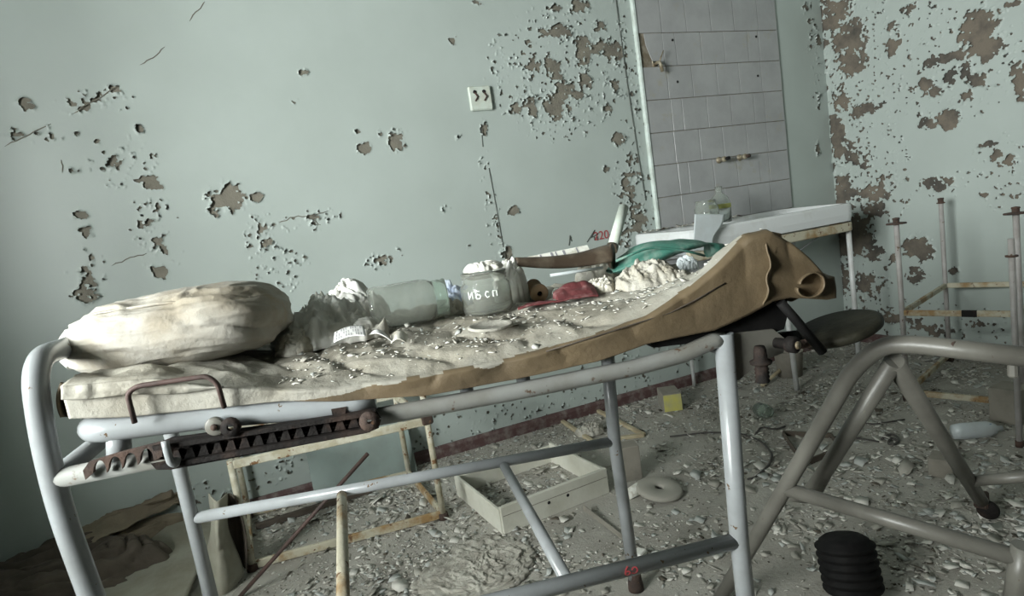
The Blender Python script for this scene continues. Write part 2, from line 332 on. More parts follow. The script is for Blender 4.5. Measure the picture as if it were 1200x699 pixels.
# --- peeling paint as a real skin in front of the plaster
def paint_skin(name, parent, P0, U, Nn, u0, u1, z0, z1, blobs, seed, cell=0.005, cut=None, scatter=()):
    nu, nz = int((u1-u0)/cell)+1, int((z1-z0)/cell)+1
    u = u0+np.arange(nu)*cell; z = z0+np.arange(nz)*cell
    A, Z = np.meshgrid(u, z)
    f1 = fbm(A*26+seed, Z*26, seed, 4, 0.62); f2 = fbm(A*75, Z*75+seed, seed+40, 3, 0.6)
    wob = 0.022*(fbm(A*45, Z*45, seed+70, 3)-0.5)
    val = np.full(A.shape, -1.0)
    for (bu, bz, ru, rzz, wt) in blobs:
        i0, i1 = max(0, int((bu-ru*2-u0)/cell)), min(nu, int((bu+ru*2-u0)/cell)+2)
        j0, j1 = max(0, int((bz-rzz*2-z0)/cell)), min(nz, int((bz+rzz*2-z0)/cell)+2)
        if i1 <= i0 or j1 <= j0: continue
        sa = A[j0:j1, i0:i1]+wob[j0:j1, i0:i1]; sz = Z[j0:j1, i0:i1]+wob[j0:j1, i0:i1]*0.7
        d = ((sa-bu)/ru)**2+((sz-bz)/rzz)**2
        v = wt*(1-d*0.85)+2.7*(f1[j0:j1, i0:i1]-0.54)+2.6*(f2[j0:j1, i0:i1]-0.5)
        val[j0:j1, i0:i1] = np.maximum(val[j0:j1, i0:i1], np.where(d < 3.6, v, -1))
    for (bu, bz, ru, rzz, wt) in scatter:        # loose scattering of small bare spots
        d = ((A-bu)/ru)**2+((Z-bz)/rzz)**2
        v = (f2-0.655)*9+(f1-0.5)*2.5+wt*(1-d)-0.62
        val = np.maximum(val, np.where(d < 1.4, v, -1))
    th = 0.25
    val = val-th                                   # >0: bare
    gy, gx = np.gradient(val, cell)
    g2 = gx*gx+gy*gy+1e-6
    # pull the boundary vertices on to the contour so that the edges are not stepped
    du = np.clip(-val*gx/g2, -0.55*cell, 0.55*cell); dz = np.clip(-val*gy/g2, -0.55*cell, 0.55*cell)
    near = np.abs(val)/np.sqrt(g2) < cell*0.8
    A2 = A+np.where(near, du, 0); Z2 = Z+np.where(near, dz, 0)
    curl = np.exp(-np.clip(-val, 0, 5)/0.22)*(0.0015+0.013*np.clip(fbm(A*26, Z*26, seed+90, 3)-0.36, 0, 1)*2)
    curl = np.where(val < -0.95, 0, curl)
    off = 0.0018+curl+0.0012*(fbm(A*5, Z*5, seed+3, 3)-0.5)
    P = P0[None, None, :]+A2[..., None]*U+off[..., None]*Nn; P[..., 2] += Z2
    keep = ((val[:-1, :-1] <= 0.02)+0+(val[1:, :-1] <= 0.02)+(val[:-1, 1:] <= 0.02)+(val[1:, 1:] <= 0.02)) >= 3
    if cut: keep &= ~((A[:-1, :-1] > cut[0]) & (A[:-1, :-1] < cut[1]) & (Z[:-1, :-1] > cut[2]))
    jj, ii = np.nonzero(keep); b = jj*nu+ii
    Q = np.stack([b, b+1, b+nu+1, b+nu], 1)
    used = np.zeros(nu*nz, bool); used[Q.ravel()] = True; mp = np.cumsum(used)-1
    V = P.reshape(-1, 3)[used]; Q = mp[Q]
    me = bpy.data.meshes.new(name); me.vertices.add(len(V)); me.vertices.foreach_set('co', V.astype(np.float32).ravel())
    me.loops.add(Q.size); me.loops.foreach_set('vertex_index', Q.astype(np.int32).ravel())
    me.polygons.add(len(Q)); me.polygons.foreach_set('loop_start', np.arange(0, Q.size, 4, dtype=np.int32))
    me.polygons.foreach_set('loop_total', np.full(len(Q), 4, np.int32)); me.update(calc_edges=True)
    me.polygons.foreach_set('use_smooth', [True]*len(Q)); me.materials.append(M['paint'])
    o = bpy.data.objects.new(name, me); link(o, parent)
    return o
def bp(lst):                                       # (px,py,rx,ry,strength) on the back wall
    out = []
    for q in lst:
        P = ony(q[0], q[1]); k = ((P-CO)@CF)/FPX*(.78 if q[0] < 560 else .92); out.append((P[0], P[2], q[2]*k*(1.1), q[3]*k, q[4] if len(q) > 4 else 1.0))
    return out
def rp(lst):
    out = []
    for q in lst:
        P = onx(q[0], q[1]); k = ((P-CO)@CF)/FPX*.88; out.append((-P[1], P[2], q[2]*k*1.3, q[3]*k, q[4] if len(q) > 4 else 1.0))
    return out
backb = bp([(265,232,21,19,1.6),(252,244,8,10,1.3),(300,232,7,6,1.1),(180,215,14,10,1.1),(165,211,5,4,.9),(186,286,9,13,1.1),(187,318,13,11,1.1),(103,323,9,15,1.1),(108,345,8,9,.9),
 (97,253,8,7,.9),(101,273,7,9,1),(28,120,9,7,1.1),(35,127,6,4,.9),(112,121,15,6,1),(100,128,8,5,.9),(133,105,7,7,.9),(35,157,14,3,.8),(427,175,9,7,1.1),(465,165,13,15,1.25),(418,155,7,5,.9),(446,155,4,5,.8),
 (88,200,6,4,.9),(163,152,5,6,.9),(133,190,9,9,.8),(305,268,8,10,.9),(309,288,6,9,.9),(181,245,6,5,.9),(171,262,8,5,.8),(365,255,12,4,.7),(565,150,4,9,1),(593,297,7,7,1),(602,247,6,5,.9),
 (649,36,20,8,1.1),(683,56,11,19,1.3),(715,58,19,13,1.15),(702,56,10,9,1),(623,77,10,8,.9),(649,82,14,12,1.1),(655,107,8,12,1),(649,127,14,14,1.2),(604,129,9,7,.9),(623,123,9,13,.8),(672,108,13,11,.9),
 (685,97,10,9,.9),(679,10,14,11,.9),(702,32,9,8,.9),(726,163,10,9,1.1),(709,129,8,7,.8),(720,99,7,9,.8),(709,198,5,4,1),(739,204,14,5,.9),(735,222,10,15,1),(747,255,12,20,.8),(742,185,8,8,.7),(621,51,7,4,.8),
 (531,49,7,6,.8),(548,290,3,3,.7),(535,160,3,4,.7),(650,10,10,4,.7),(620,8,5,4,.8),(560,3,7,3,.8),(450,305,11,9,.6),(729,280,12,10,.8),
 (958,48,5,6,.9),(948,25,4,4,.9),(943,10,4,5,.8),(957,175,4,9,1),(958,120,3,8,.8),(345,120,4,4,.6),(520,245,5,4,.5),(95,345,10,12,.6),(355,85,6,4,.7)])
backs = bp([(650,90,75,70,.30),(742,235,24,70,.45),(735,90,16,90,.22),(330,318,34,28,.35),(100,320,22,40,.30),(185,275,28,60,.25),(150,190,40,40,.12),(310,285,22,40,.25),(370,258,45,14,.2),
 (110,120,45,16,.25),(40,158,45,12,.2),(450,305,24,20,.4),(640,470,170,22,.0),(760,420,90,24,.05),(953,60,8,70,.3),(575,240,8,70,.15),(300,560,90,18,.2)])
ps = paint_skin('paint_layer', wall_back, np.array([0, WY, 0.0]), np.array([1.0, 0, 0]), np.array([0, -1.0, 0]), WL, WX, 0.0, 2.0, backb, 11, 0.004, cut=(1.73, 2.585, 0.605), scatter=backs)
MB().box(((WL+WX)/2, WY-0.001, (2.0+CEIL)/2), (WX-WL, 0.004, CEIL-2.0)).build('upper_paint', 'paint', wall_back)
rightb = rp([(975,18,24,24,1.2),(1002,45,13,26,1.2),(987,50,12,26,1),(1002,75,14,14,1),(1047,53,8,12,1.1),(1047,33,6,8,1),(1148,34,20,26,1.45),(1155,56,16,16,1.3),(1140,20,10,10,1.1),(1102,69,15,8,1.1),(1122,65,9,8,1),
 (1085,97,6,11,1.1),(1116,92,9,14,1.1),(1133,88,8,14,1.1),(1146,93,8,10,1.05),(1134,113,7,7,1),(1095,108,11,5,1),(1112,141,9,14,1.25),(1086,145,10,8,1.15),(985,117,10,17,1.2),(1013,129,19,9,1.1),(983,160,9,32,1.2),
 (990,225,16,24,1.2),(1022,228,20,12,1.1),(1023,244,14,12,1.0),(1105,216,11,9,1.1),(1090,215,8,7,1),(1184,189,7,9,1.1),(1169,182,5,6,1),(1160,168,10,4,.9),(1196,90,8,25,1.2),(999,182,10,17,.7),(1012,190,6,8,.7),
 (1005,278,18,28,1.5),(992,290,12,26,1.4),(1026,298,8,10,1.1),(1046,303,4,6,1.1),(1076,291,16,15,1.25),(988,320,10,18,1.2),(1016,335,16,18,.8),(1073,323,9,11,.9),(1045,373,18,8,1.1),(1073,378,12,8,.9),(1101,388,12,9,.85),
 (1150,379,10,4,.8),(962,40,8,40,1.1),(966,120,5,40,1.0),(972,190,6,40,1.05),(1152,229,4,3,1),(1187,231,4,4,1),(1117,317,4,5,.8),(1065,10,8,5,.9),(1190,3,9,4,.9),(1040,215,10,10,.6),(1100,140,4,4,.5)])
rights = rp([(1000,100,45,120,.42),(1010,210,45,70,.5),(1120,80,60,60,.22),(1000,340,36,70,.5),(1070,375,90,24,.42),(1110,216,28,14,.35),(1180,180,30,30,.2),(1100,20,60,30,.15),(1190,230,25,20,.15)])
paint_skin('paint_layer', wall_right, np.array([WX, 0, 0.0]), np.array([0, -1.0, 0]), np.array([-1.0, 0, 0]), -WY, -0.8, 0.0, 2.0, rightb, 23, 0.004, scatter=rights)
MB().box((WX-0.001, (WY+WF)/2, (2.0+CEIL)/2), (0.004, WY-WF, CEIL-2.0)).build('upper_paint', 'paint', wall_right)
MB().box((WX-0.001, (0.8+WF)/2, 1.0), (0.004, 0.8-WF, 2.0)).build('side_paint', 'paint', wall_right)
# ceiling light conduit line and hairline in the back wall paint
mb = MB(); mb.tube([ony(722, 0, WY-.004), ony(734, 90, WY-.004), ony(748, 182, WY-.004), ony(757, 235, WY-.004)], 0.0025, 6)
mb.build('cable_ridge', 'darkmark', wall_back)
mb = MB(); mb.tube([ony(573, 197, WY-.003), ony(583, 250, WY-.003), ony(592, 303, WY-.003)], 0.0022, 6); mb.tube([ony(564, 150, WY-.003), ony(566, 172, WY-.003)], 0.0018, 6)
mb.build('cable_ridge', 'darkmark', wall_back)
mb = MB()
for L_ in ([(5, 171), (34, 158), (60, 145)], [(84, 133), (110, 119), (136, 102)], [(165, 77), (180, 67), (193, 55)], [(222, 24), (232, 12), (240, 2)], [(72, 188), (73, 203)], [(325, 261), (345, 254), (362, 254)], [(362, 254), (385, 247)], [(132, 312), (152, 302), (172, 297)], [(362, 256), (376, 264)]):
    W_ = []
    for (xa, ya), (xb, yb) in zip(L_[:-1], L_[1:]): W_ += [(xa+(xb-xa)*k/4+rng.uniform(-1.2, 1.2), ya+(yb-ya)*k/4+rng.uniform(-1.2, 1.2)) for k in range(4)]
    W_.append(L_[-1]); nn3 = len(W_)
    mb.tube([ony(*p, WY-.0025) for p in W_], [.0004]+[.0017]*(nn3-2)+[.0004], 5)
mb.build('paint_crack', 'plaster', wall_back)
# baseboards
def profile_board(name, a, b, nrm, h=0.055, t=0.018):
    a = np.array(a, float); b = np.array(b, float); n = np.array(nrm, float)*t; mb = MB()
    mb.prism([a, a+n, a+n+(0, 0, h*.75), a+n*.45+(0, 0, h), a+(0, 0, h)], b-a)
    return mb.build(name, 'base', kind='structure')
profile_board('baseboard_back', (WL, WY-.001, 0), (WX, WY-.001, 0), (0, -1, 0), 0.05)
profile_board('baseboard_right', (WX-.001, WF, 0), (WX-.001, WY, 0), (-1, 0, 0), 0.05)

# --- tiled splashback, one object per tile
TX0, TX1 = 1.735, 2.58
zr = ony(800, 190.9)[2]
MB().box(((TX0+TX1)/2, WY-.003, 1.3), (TX1-TX0, 0.008, 1.4)).build('tile_mortar_bed', 'mortar', wall_back)
MB().box((TX0-0.008, WY-.009, 1.3), (0.016, 0.02, 1.4), bev=0.003).build('trim_1', 'whiteedge', kind='structure')
rows = {  # row index from the anchor joint line upward: pixel x of the joints at mid height
 4: [52, 125, 195, 265, 330, 398, 462], 3: [90, 133, 168, 240, 305, 372, 403, 470], 2: [75, 145, 215, 285, 348, 410, 478],
 1: [80, 157, 188, 258, 325, 390, 420, 482], 0: [92, 165, 237, 303, 370, 428, 488], -1: [105, 178, 207, 278, 345, 408, 435, 493],
 -2: [115, 187, 312, 380, 440, 500], -3: [125, 190, 260, 330], -4: [125, 190, 260, 330, 395, 455, 505], 5: [45, 118, 188, 258, 322, 392, 455]}
ymid = {5: 5, 4: 50, 3: 138, 2: 230, 1: 318, 0: 410, -1: 510, -2: 600, -3: 640, -4: 690}
first = None; tr = random.Random(3)
for rr_, js in rows.items():
    za, zb_ = zr+rr_*0.15, zr+(rr_+1)*0.15
    xs = [ony(720+j/2.408, ymid[rr_]/2.408)[0] for j in js]
    if js[0] < 130 and js[0] != 90: xs[0] = TX0
    if rr_ not in (-3,): xs[-1] = TX1
    for a, b in zip(xs[:-1], xs[1:]):
        g = 0.0014; dt_ = tr.uniform(0, .0012)
        mb = MB()
        if rr_ == 3 and a == xs[0]:          # the broken tile with a curved edge
            P = [(a+.01, za+.05), (a+.03, za+g), (b-g, za+g), (b-g, zb_-g), (a-.012, zb_-g), (a-.008, za+.10)]
            mb.prism([(p[0], WY-.012, p[1]) for p in P], (0, 0.006, 0))
        else:
            mb.box(((a+b)/2, WY-.0095-dt_/2, (za+zb_)/2), (b-a-2*g, 0.007, 0.15-2*g), bev=0.0012)
        mb.build('tile', 'tile', wall_back)
for q in ((788, 47), (886, 43), (794, 96), (888, 89)):
    P = ony(*q, WY-.0135); MB().lathe([(0, 0), (.006, 0), (.006, .002), (.004, .0025), (0, .0005)], 10, P, axes((0, -1, 0))).build('screw_hole', 'hole', wall_back)
# grubby plaster where tiles are gone beside the jars
Pa, Pb = ony(797, 230), ony(852, 262)

# hook at the broken tile
P = ony(768, 75, WY-.012); t = thing('wall_hook', 'small bent metal wall hook beside the broken brown tile gap', 'hook', P)
mb = MB(); mb.tube([P, P+(0, -.02, .002), P+(0.0, -.035, -.004), P+(.008, -.035, -.045)], .008, 10, .012); mb.tube([P+(0, -.03, 0), P+(.03, -.03, .05)], .003, 8); mb.box(P+(0, .002, 0), (.03, .004, .03), bev=.002)
mb.build('hook_arm', 'brass', t, P); bpy.context.view_layer.update()
def local(o, t):                       # put a world-space built part under its empty
    o.matrix_parent_inverse = Matrix.Identity(4)
def fixpart(o, t):
    o.location = tuple(Vector(o.location)-Vector(t.location))
for ch in [c for c in bpy.data.objects if c.parent == t]: fixpart(ch, t)

def part(mb, name, m, t, **k):
    """mesh given in world space, parented to an unrotated empty"""
    o = mb.build(name, m, t, t.location[:], **k); o.location = (0, 0, 0); return o

# taps
for i, (q, lab) in enumerate((((842, 188), 'left one of the two capped pipe stubs above the sink'), ((866, 185), 'right one of the two capped pipe stubs above the sink'))):
    P = ony(*q, WY-.012); t = thing('tap_stub', lab, 'tap', P, group='pipe stubs on the tiled wall'); R = axes((0, -1, 0))
    part(MB().lathe([(0, 0), (.016, 0), (.016, .006), (.010, .008), (.010, .03), (.013, .03), (.013, .045), (.010, .047), (0, .047)], 16, P, R), 'pipe_stub', 'brass', t)
    part(MB().tube([P+(0, -.04, 0), P+(.028, -.045, .002)], .009, 12), 'pipe_end', 'hole' if i == 0 else 'rust', t)
# socket
P = ony(562, 116, WY-.003); t = thing('wall_socket', 'square white wall socket with two burnt prongs on the mint wall', 'socket', P)
part(MB().box(P+(0, -.009, 0), (.098, .016, .098), bev=.005), 'socket_plate', 'outlet', t)
for dx in (-.024, .016):
    part(MB().lathe([(0, 0), (.007, 0), (.007, .003), (0, .003)], 12, P+(dx, -.0172, .025), axes((0, -1, 0))), 'socket_hole', 'hole', t)
    part(MB().tube([P+(dx, -.018, .022), P+(dx+.01, -.021, .005), P+(dx-.002, -.019, -.012)], .0035, 8), 'burnt_contact', 'rust', t)

# ------------------------------------------------------------------ the gurney
bed = thing('hospital_gurney', 'white tubular hospital gurney with rusty ratchet and low rails in the foreground', 'gurney', BO, BA)
def bpart(mb, name, m, **k): return mb.build(name, m, bed, None, **k)
RT = 0.0145
hs = -0.90
bpart(MB().tube([(-.860, 0, .03), (-.875, 0, .40), (-.897, 0, .65), (-.896, 0, .75), (-.886, 0, .842), (-.952, .49, .838), (-.947, .49, .55), (-.94, .49, .03)], .0139, 18, .07), 'head_hoop', 'white')
bpart(MB().tube([(0.004, 0, .03), (0.002, 0, .38), (0.012, 0, .712)], .0143, 18), 'leg', 'white')
bpart(MB().tube([(-.013, .49, .03), (-.018, .49, .38), (-.004, .49, .705)], .0150, 18), 'leg', 'white')
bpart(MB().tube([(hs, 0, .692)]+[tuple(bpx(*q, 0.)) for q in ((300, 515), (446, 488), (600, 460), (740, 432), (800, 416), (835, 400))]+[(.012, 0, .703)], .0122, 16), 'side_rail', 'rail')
bpart(MB().tube([(-.95, .49, .69), (0, .49, .692)], .0125, 16), 'side_rail', 'white')
bpart(MB().tube([(0.01, 0, .69), (0.01, .49, .69)], .0125, 14), 'end_rail', 'white')
bpart(MB().tube([(hs, 0, .69), (-.945, .49, .69)], .0125, 14), 'end_rail', 'white')
bpart(MB().tube([(hs, 0, .392), (0, 0, .384)], .0120, 14), 'low_rail', 'white')
bpart(MB().tube([(-.943, .49, .413), (-.02, .49, .380)], .0120, 14), 'low_rail', 'white')
bpart(MB().tube([(-.286, .49, .383), (-.275, 0, .384)], .0105, 14), 'cross_bar', 'white')
bpart(MB().tube([(-.643, .49, .398), (-.60, 0, .388)], .0105, 14), 'cross_bar', 'rustcream', label='rusty cream cross bar')
for q in ((-.012, .49), (.003, 0), (-.87, 0), (-.94, .49)):
    mb = MB(); mb.lathe([(0, 0), (.019, 0), (.019, .012), (.016, .03), (.016, .045), (0, .045)], 14, (q[0], q[1], .0)); bpart(mb, 'foot_cap', 'rust')
# backrest frame tube: near bar, rounded end, far bar
a = bpx(90, 506, 0.0); b = bpx(390, 474, 0.0)
bpart(MB().tube([(-.50, .0, .716), (b[0], 0, b[2]-.003), (-.70, 0, .732), (a[0]+.005, 0, a[2]-.003), (a[0]-.01, .45, a[2]), (-.5, .45, .716)], .0150, 16, .035), 'backrest_frame', 'white')
bpart(MB().tube([(-.815, .005, .735), (-.822, .005, .70)], .014, 14), 'frame_socket', 'white')
# stubs between rail and mattress frame
for q in ((612, 437), (712, 420), (545, 447)):
    p = bpx(*q, 0.02); bpart(MB().tube([(p[0], .02, .69), (p[0], .02, .728)], .010, 10), 'frame_stub', 'white')
bpart(MB().tube([(-.52, .02, .727), (-.30, .02, .7265), (-.05, .02, .727)], .006, 8).tube([(-.52, .46, .727), (-.05, .46, .727)], .006, 8).tube([(-.5, .02, .727), (-.5, .46, .727)], .006, 8).tube([(-.3, .02, .727), (-.3, .46, .727)], .006, 8).tube([(-.07, .02, .727), (-.07, .46, .727)], .006, 8), 'mattress_frame', 'darkmetal')
# ratchet: toothed blade and its channel
def bl(px, py, t=-.02): p = bpx(px, py, t); return np.array([p[0], t, p[2]])
top = [(97, 552), (104, 542), (140, 531), (190, 518)]; bot = [(190, 545)]
x = 186
base = lambda x_: 562-(x_-100)*0.25
poly = [bl(*q) for q in top]+[bl(190, base(190)-4)]
for c in (172, 153, 135, 117):
    for k in range(9):
        a_ = math.pi*k/8; poly.append(bl(c+8.0*math.cos(a_), base(c)-3-15*math.sin(a_)))
poly += [bl(100, 563)]
bpart(MB().prism(poly, (0, .006, 0)), 'ratchet_blade', 'rust')
mb = MB(); ch = [(172, 526), (200, 514), (440, 482), (447, 490), (444, 502), (430, 508), (200, 551), (183, 551), (176, 543)]
mb.prism([bl(*q, -.012) for q in ch], (0, .005, 0))
mb.prism([bl(*q, -.026) for q in [(178, 524), (440, 482), (440, 487), (180, 529)]], (0, .018, 0)); mb.prism([bl(*q, -.026) for q in [(185, 546), (432, 502), (434, 507), (188, 551)]], (0, .018, 0))
bpart(mb, 'ratchet_channel', 'darkmetal')
for k in range(14):
    cx = 206+k*16.0; cy = 537-(cx-206)*0.185
    mb = MB(); mb.prism([bl(*q, -.020) for q in [(cx-6, cy+4), (cx-2, cy-8), (cx+3, cy-9), (cx+7, cy+2)]], (0, .007, 0)); bpart(mb, 'ratchet_tooth', 'darkmetal')
c = bl(252, 500, -.026); R = axes((0, -1, 0))
o = bpart(MB().lathe([(0, -.004), (.0115, -.004), (.0115, .002), (.010, .003), (0, .003)], 20, c, R), 'pivot_plate', 'greyen')
MB().lathe([(0, .003), (.004, .003), (.004, .006), (0, .006)], 14, c, R).build('pivot_bolt', 'rust', o)
bpart(MB().lathe([(.004, 0), (.012, 0), (.012, .006), (.004, .006)], 14, bl(271, 500, -.024), R), 'washer', 'darkmetal')
bpart(MB().lathe([(.003, 0), (.013, 0), (.013, .006), (.003, .006)], 14, bl(433, 493, -.024), R), 'washer', 'rust')
bpart(MB().tube([bl(193, 517, -.03), bl(196, 530, -.033), bl(200, 543, -.033), bl(206, 545, -.03), bl(208, 537, -.026)], .0045, 10, .008), 'catch_hook', 'white')
bpart(MB().prism([bl(388, 480, -.016), bl(406, 477, -.016), bl(404, 488, -.016), bl(390, 490, -.016)], (0, .012, 0)), 'bracket_lug', 'darkmetal')
# lifting handle over the mattress side
bpart(MB().tube([bl(158, 496, -.028), bl(149, 462, -.03), bl(160, 453, -.03), bl(243, 441, -.03), bl(255, 450, -.03), bl(263, 478, -.022)], .0032, 10, .016), 'lifting_handle', 'rod', label='rusty bent-rod handle')
# gusset and screws at the near right leg
bpart(MB().prism([bl(*q, 0.0) for q in [(848, 392), (906, 386), (921, 398), (918, 414), (892, 424), (866, 446), (848, 446)]], (0, .008, 0)), 'gusset_plate', 'greyen')
o = bpart(MB().lathe([(0, 0), (.008, 0), (.008, .02), (.0125, .022), (.0125, .034), (.009, .036), (0, .036)], 18, bl(909, 402, .0)+(0, 0, 0), axes((.35, -1, 0))), 'clamp_screw', 'darkmetal')
MB().lathe([(0, .036), (.006, .036), (.006, .0385), (0, .0385)], 12, bl(909, 402, .0), axes((.35, -1, 0))).build('screw_tip', 'brass', o)
c = bl(894, 448, -.02)
mb = MB(); pr = [(0, 0), (.0095, 0)]
for k in range(4): pr += [(.0105, .002+k*.006), (.009, .005+k*.006)]
pr += [(.009, .027), (.015, .028), (.016, .032), (.010, .035), (.009, .05), (.007, .055), (0, .055)]
bpart(mb.lathe(pr, 18, c), 'clamp_knob', 'darkmetal')
# dark leg plate below the right end of the mattress
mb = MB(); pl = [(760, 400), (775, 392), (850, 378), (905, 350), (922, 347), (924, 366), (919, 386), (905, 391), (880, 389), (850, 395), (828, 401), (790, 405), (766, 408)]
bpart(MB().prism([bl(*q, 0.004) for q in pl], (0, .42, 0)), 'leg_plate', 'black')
# pad on its arm
bpart(MB().tube([bl(914, 354, -.01), bl(930, 372, -.012), bl(964, 413, -.016)], .0072, 12), 'pad_arm', 'black')
c = np.array(bpx(981, 385, .05)); nz_ = np.array([-.24, .036, 1.0])
nw = axes(nz_)
o = bpart(MB().lathe([(0, -.010), (.060, -.010), (.0665, -.006), (.068, 0), (.0665, .005), (.060, .008), (.0, .008)], 44, c, nw), 'round_pad', 'olive', label='round dusty black pad')
bpart(MB().lathe([(0, -.02), (.015, -.02), (.015, .01), (0, .01)], 18, bl(941, 403, .0)+(0, .03, 0), axes((.3, -1, .2))), 'pad_hub', 'black')
bpart(MB().tube([bl(939, 404, .0), bl(962, 400, .05)], .007, 10), 'pad_bracket', 'rust')
# red mark on the near low rail
def text_mesh(body, size, extrude=0.0003, sp=1.0):
    cu = bpy.data.curves.new('txt', 'FONT'); cu.body = body; cu.size = size; cu.extrude = extrude; cu.space_character = sp; cu.align_x = 'CENTER'; cu.align_y = 'CENTER'
    o = bpy.data.objects.new('txt', cu); COL.objects.link(o); dg = bpy.context.evaluated_depsgraph_get(); me = bpy.data.meshes.new_from_object(o.evaluated_get(dg))
    bpy.data.objects.remove(o); V = np.array([v.co[:] for v in me.vertices]); F = [tuple(p.vertices) for p in me.polygons]; bpy.data.meshes.remove(me); return V, F
V, F = text_mesh('6\u0254', .022)
p = bpx(739, 664, -.012); R_ = .01235
W = []
for v in V:
    a = v[1]/R_; W.append((p[0]+v[0], -math.cos(a)*(R_+v[2]), .3855+math.sin(a)*(R_+v[2])+0.0))
W = [(x_, y_, z_+.002) for x_, y_, z_ in W]
bpart(MB().add(W, F), 'red_number', 'redpaint')

# ------------------------------------------------------------------ the sheet over the mattress
def prof(L):
    P = sorted([tuple(bpx(a_, b_, -.012)) for a_, b_ in L]); return [p[0] for p in P], [p[2] for p in P]
ZB = prof([(66, 491), (150, 489), (265, 477), (330, 470), (400, 470), (503, 463), (600, 446), (699, 424), (760, 403), (838, 387), (880, 368), (905, 353), (925, 349), (968, 352)])
ZT = prof([(66, 452), (130, 446), (180, 442), (240, 451), (330, 459), (400, 456), (503, 441), (600, 423), (699, 395), (760, 372), (810, 340), (845, 310), (880, 276), (903, 270), (925, 282), (945, 300), (968, 326)])
def zb_(s): return np.interp(s, *ZB)
def zt_(s): return np.interp(s, *ZT)
ns, nv = 300, 150
s_ = np.linspace(-.856, .195, ns)[:, None]; v_ = np.linspace(0, 1, nv)[None, :]
S = s_+0*v_; Vv = 0*s_+v_
side = 0.14; topm = 0.90
T = np.where(Vv < side, -.012, np.where(Vv < topm, (Vv-side)/(topm-side)*.50, .50))
body = 0.762+0.03*np.clip((-.66-S)/.12, 0, 1)
ridge = (zt_(S)-body)*np.exp(-(np.clip(T, 0, 1)/.10)**1.5)
Zin = body+ridge
lowend = np.clip((S-.02)/.17, 0, 1); Zin = Zin-0.02*lowend*np.clip(T/.2, 0, 1)
Z = np.where(Vv < side, zb_(S)+(zt_(S)-zb_(S))*(Vv/side), np.where(Vv < topm, Zin, 0.762-(Vv-topm)/(1-topm)*.04))
# wrinkles: long folds along the near edge, crumpling on top
wr = np.abs(np.sin(S*26+T*22+5*fbm(S*6, T*8, 3)))**.7*.6+.4*ridged(S*7+T*5+3*fbm(S*4, T*4, 3), T*16+S*5, 5, 3)
wr2 = ridged(S*18+1.5*fbm(S*9, T*9, 31), T*20-S*9, 21, 3)
amp = 0.016*np.clip(T/.03, 0, 1)*np.clip((.56-T)/.06, 0, 1)
Z = Z+amp*(wr-.35)+0.006*(wr2-.4)*np.clip(T/.02, 0, 1)
ysh = 0.008*(fbm(S*9, Vv*3, 44)-.5)-0.005*(np.abs(np.sin(S*33+4*fbm(S*5, Vv*2, 13)))**.7-.5)*np.clip(Vv/side*1.5-.3, 0, 1)
T = T+np.where(Vv <= side, ysh, ysh*np.exp(-np.clip(T, 0, 1)/.04))
# pinch fold below the peak, right end
pin = np.exp(-((S-bpx(887, 350, -.012)[0]+.006*Vv/side)/.006)**2)*np.where(Vv < side, 1, 0)*np.clip(1-Vv/side/.8, 0, 1)
T = T+0*pin
Xs = S+0.02*np.clip((S-.05)/.12, 0, 1)*(fbm(T*9, Vv*2, 8)-.3)
G = np.stack([Xs, T, Z], -1)
def split_mats(mb, G, fn):
    n, m = G.shape[:2]
    V = G.reshape(-1, 3); o = len(mb.v); mb.v += [tuple(p) for p in V.tolist()]
    for i in range(n-1):
        for j in range(m-1):
            mb.f.append((o+i*m+j, o+(i+1)*m+j, o+(i+1)*m+j+1, o+i*m+j+1)); mb.sm.append(True); mb.mi.append(fn(i, j))
jside = int(side*nv)
sheet = thing('oilcloth_sheet', 'stained beige oilcloth sheet spread over the gurney, its right corner standing up', 'sheet', bedw(0, 0, .76), BA)
def off(G): G = G.copy(); G[..., 2] -= .76; return G
mb = MB(); split_mats(mb, off(G), lambda i, j: 1 if (j < jside*min(1, max(0, (s_[i, 0]+.60)/.10))*(.8+.25*float(vn(i*.13, 2, 5))) or (j < jside and s_[i, 0] > -.30)) or (s_[i, 0] > .05+0.03*math.sin(j*.3) and j < jside+30) else 0)
mb.build('cloth_cover', ['sheet', 'oil'], sheet, solid=0.0022, fixn=False)
# curled flap at the right end (a rolled lip) and the folded tail behind it
def lip():
    n, m = 34, 60; u = np.linspace(0, 1, n)[:, None]; q = np.linspace(0, 1, m)[None, :]
    a = bl(905, 282, -.008); b = bl(926, 352, -.006)
    edge = a*(1-q)[..., None]+b*q[..., None] if False else None
    P = np.zeros((n, m, 3))
    top0 = bpx(903, 274, .0); top1 = bpx(968, 322, .01)
    bot0 = bpx(908, 352, .0); bot1 = bpx(935, 362, .01)
    # u: from the ridge out to the right, q: downward
    for i, uu in enumerate(np.linspace(0, 1, n)):
        tp = np.array(bpx(890+53*uu, 275-7*math.sin(uu*2.6)+34*uu**2.2, .0))
        bt = np.array(bpx(887+50*uu, 358-6*uu, .0))
        for j, qq in enumerate(np.linspace(0, 1, m)):
            p = tp*(1-qq)+bt*qq
            bulge = .028*math.sin(math.pi*qq)*(1-uu)+.030*math.sin(2.2*math.pi*qq+.6)*uu
            p = p+np.array([0, -.014-bulge*.45+.03*uu, 0])
            p = p+np.array([0, .010*(vn(uu*5, qq*5, 9)-.5)+.020*abs(math.sin(uu*5+qq*2.2+2*float(vn(uu*3, qq*3, 4))))**.6*math.sin(math.pi*min(1,uu*1.2)), .004*(vn(uu*7, qq*7, 3)-.5)])
            P[i, j] = p
    return P
P = lip(); mb = MB().grid(off(P)); mb.build('corner_fold', 'oil', sheet, solid=0.0022, fixn=False)
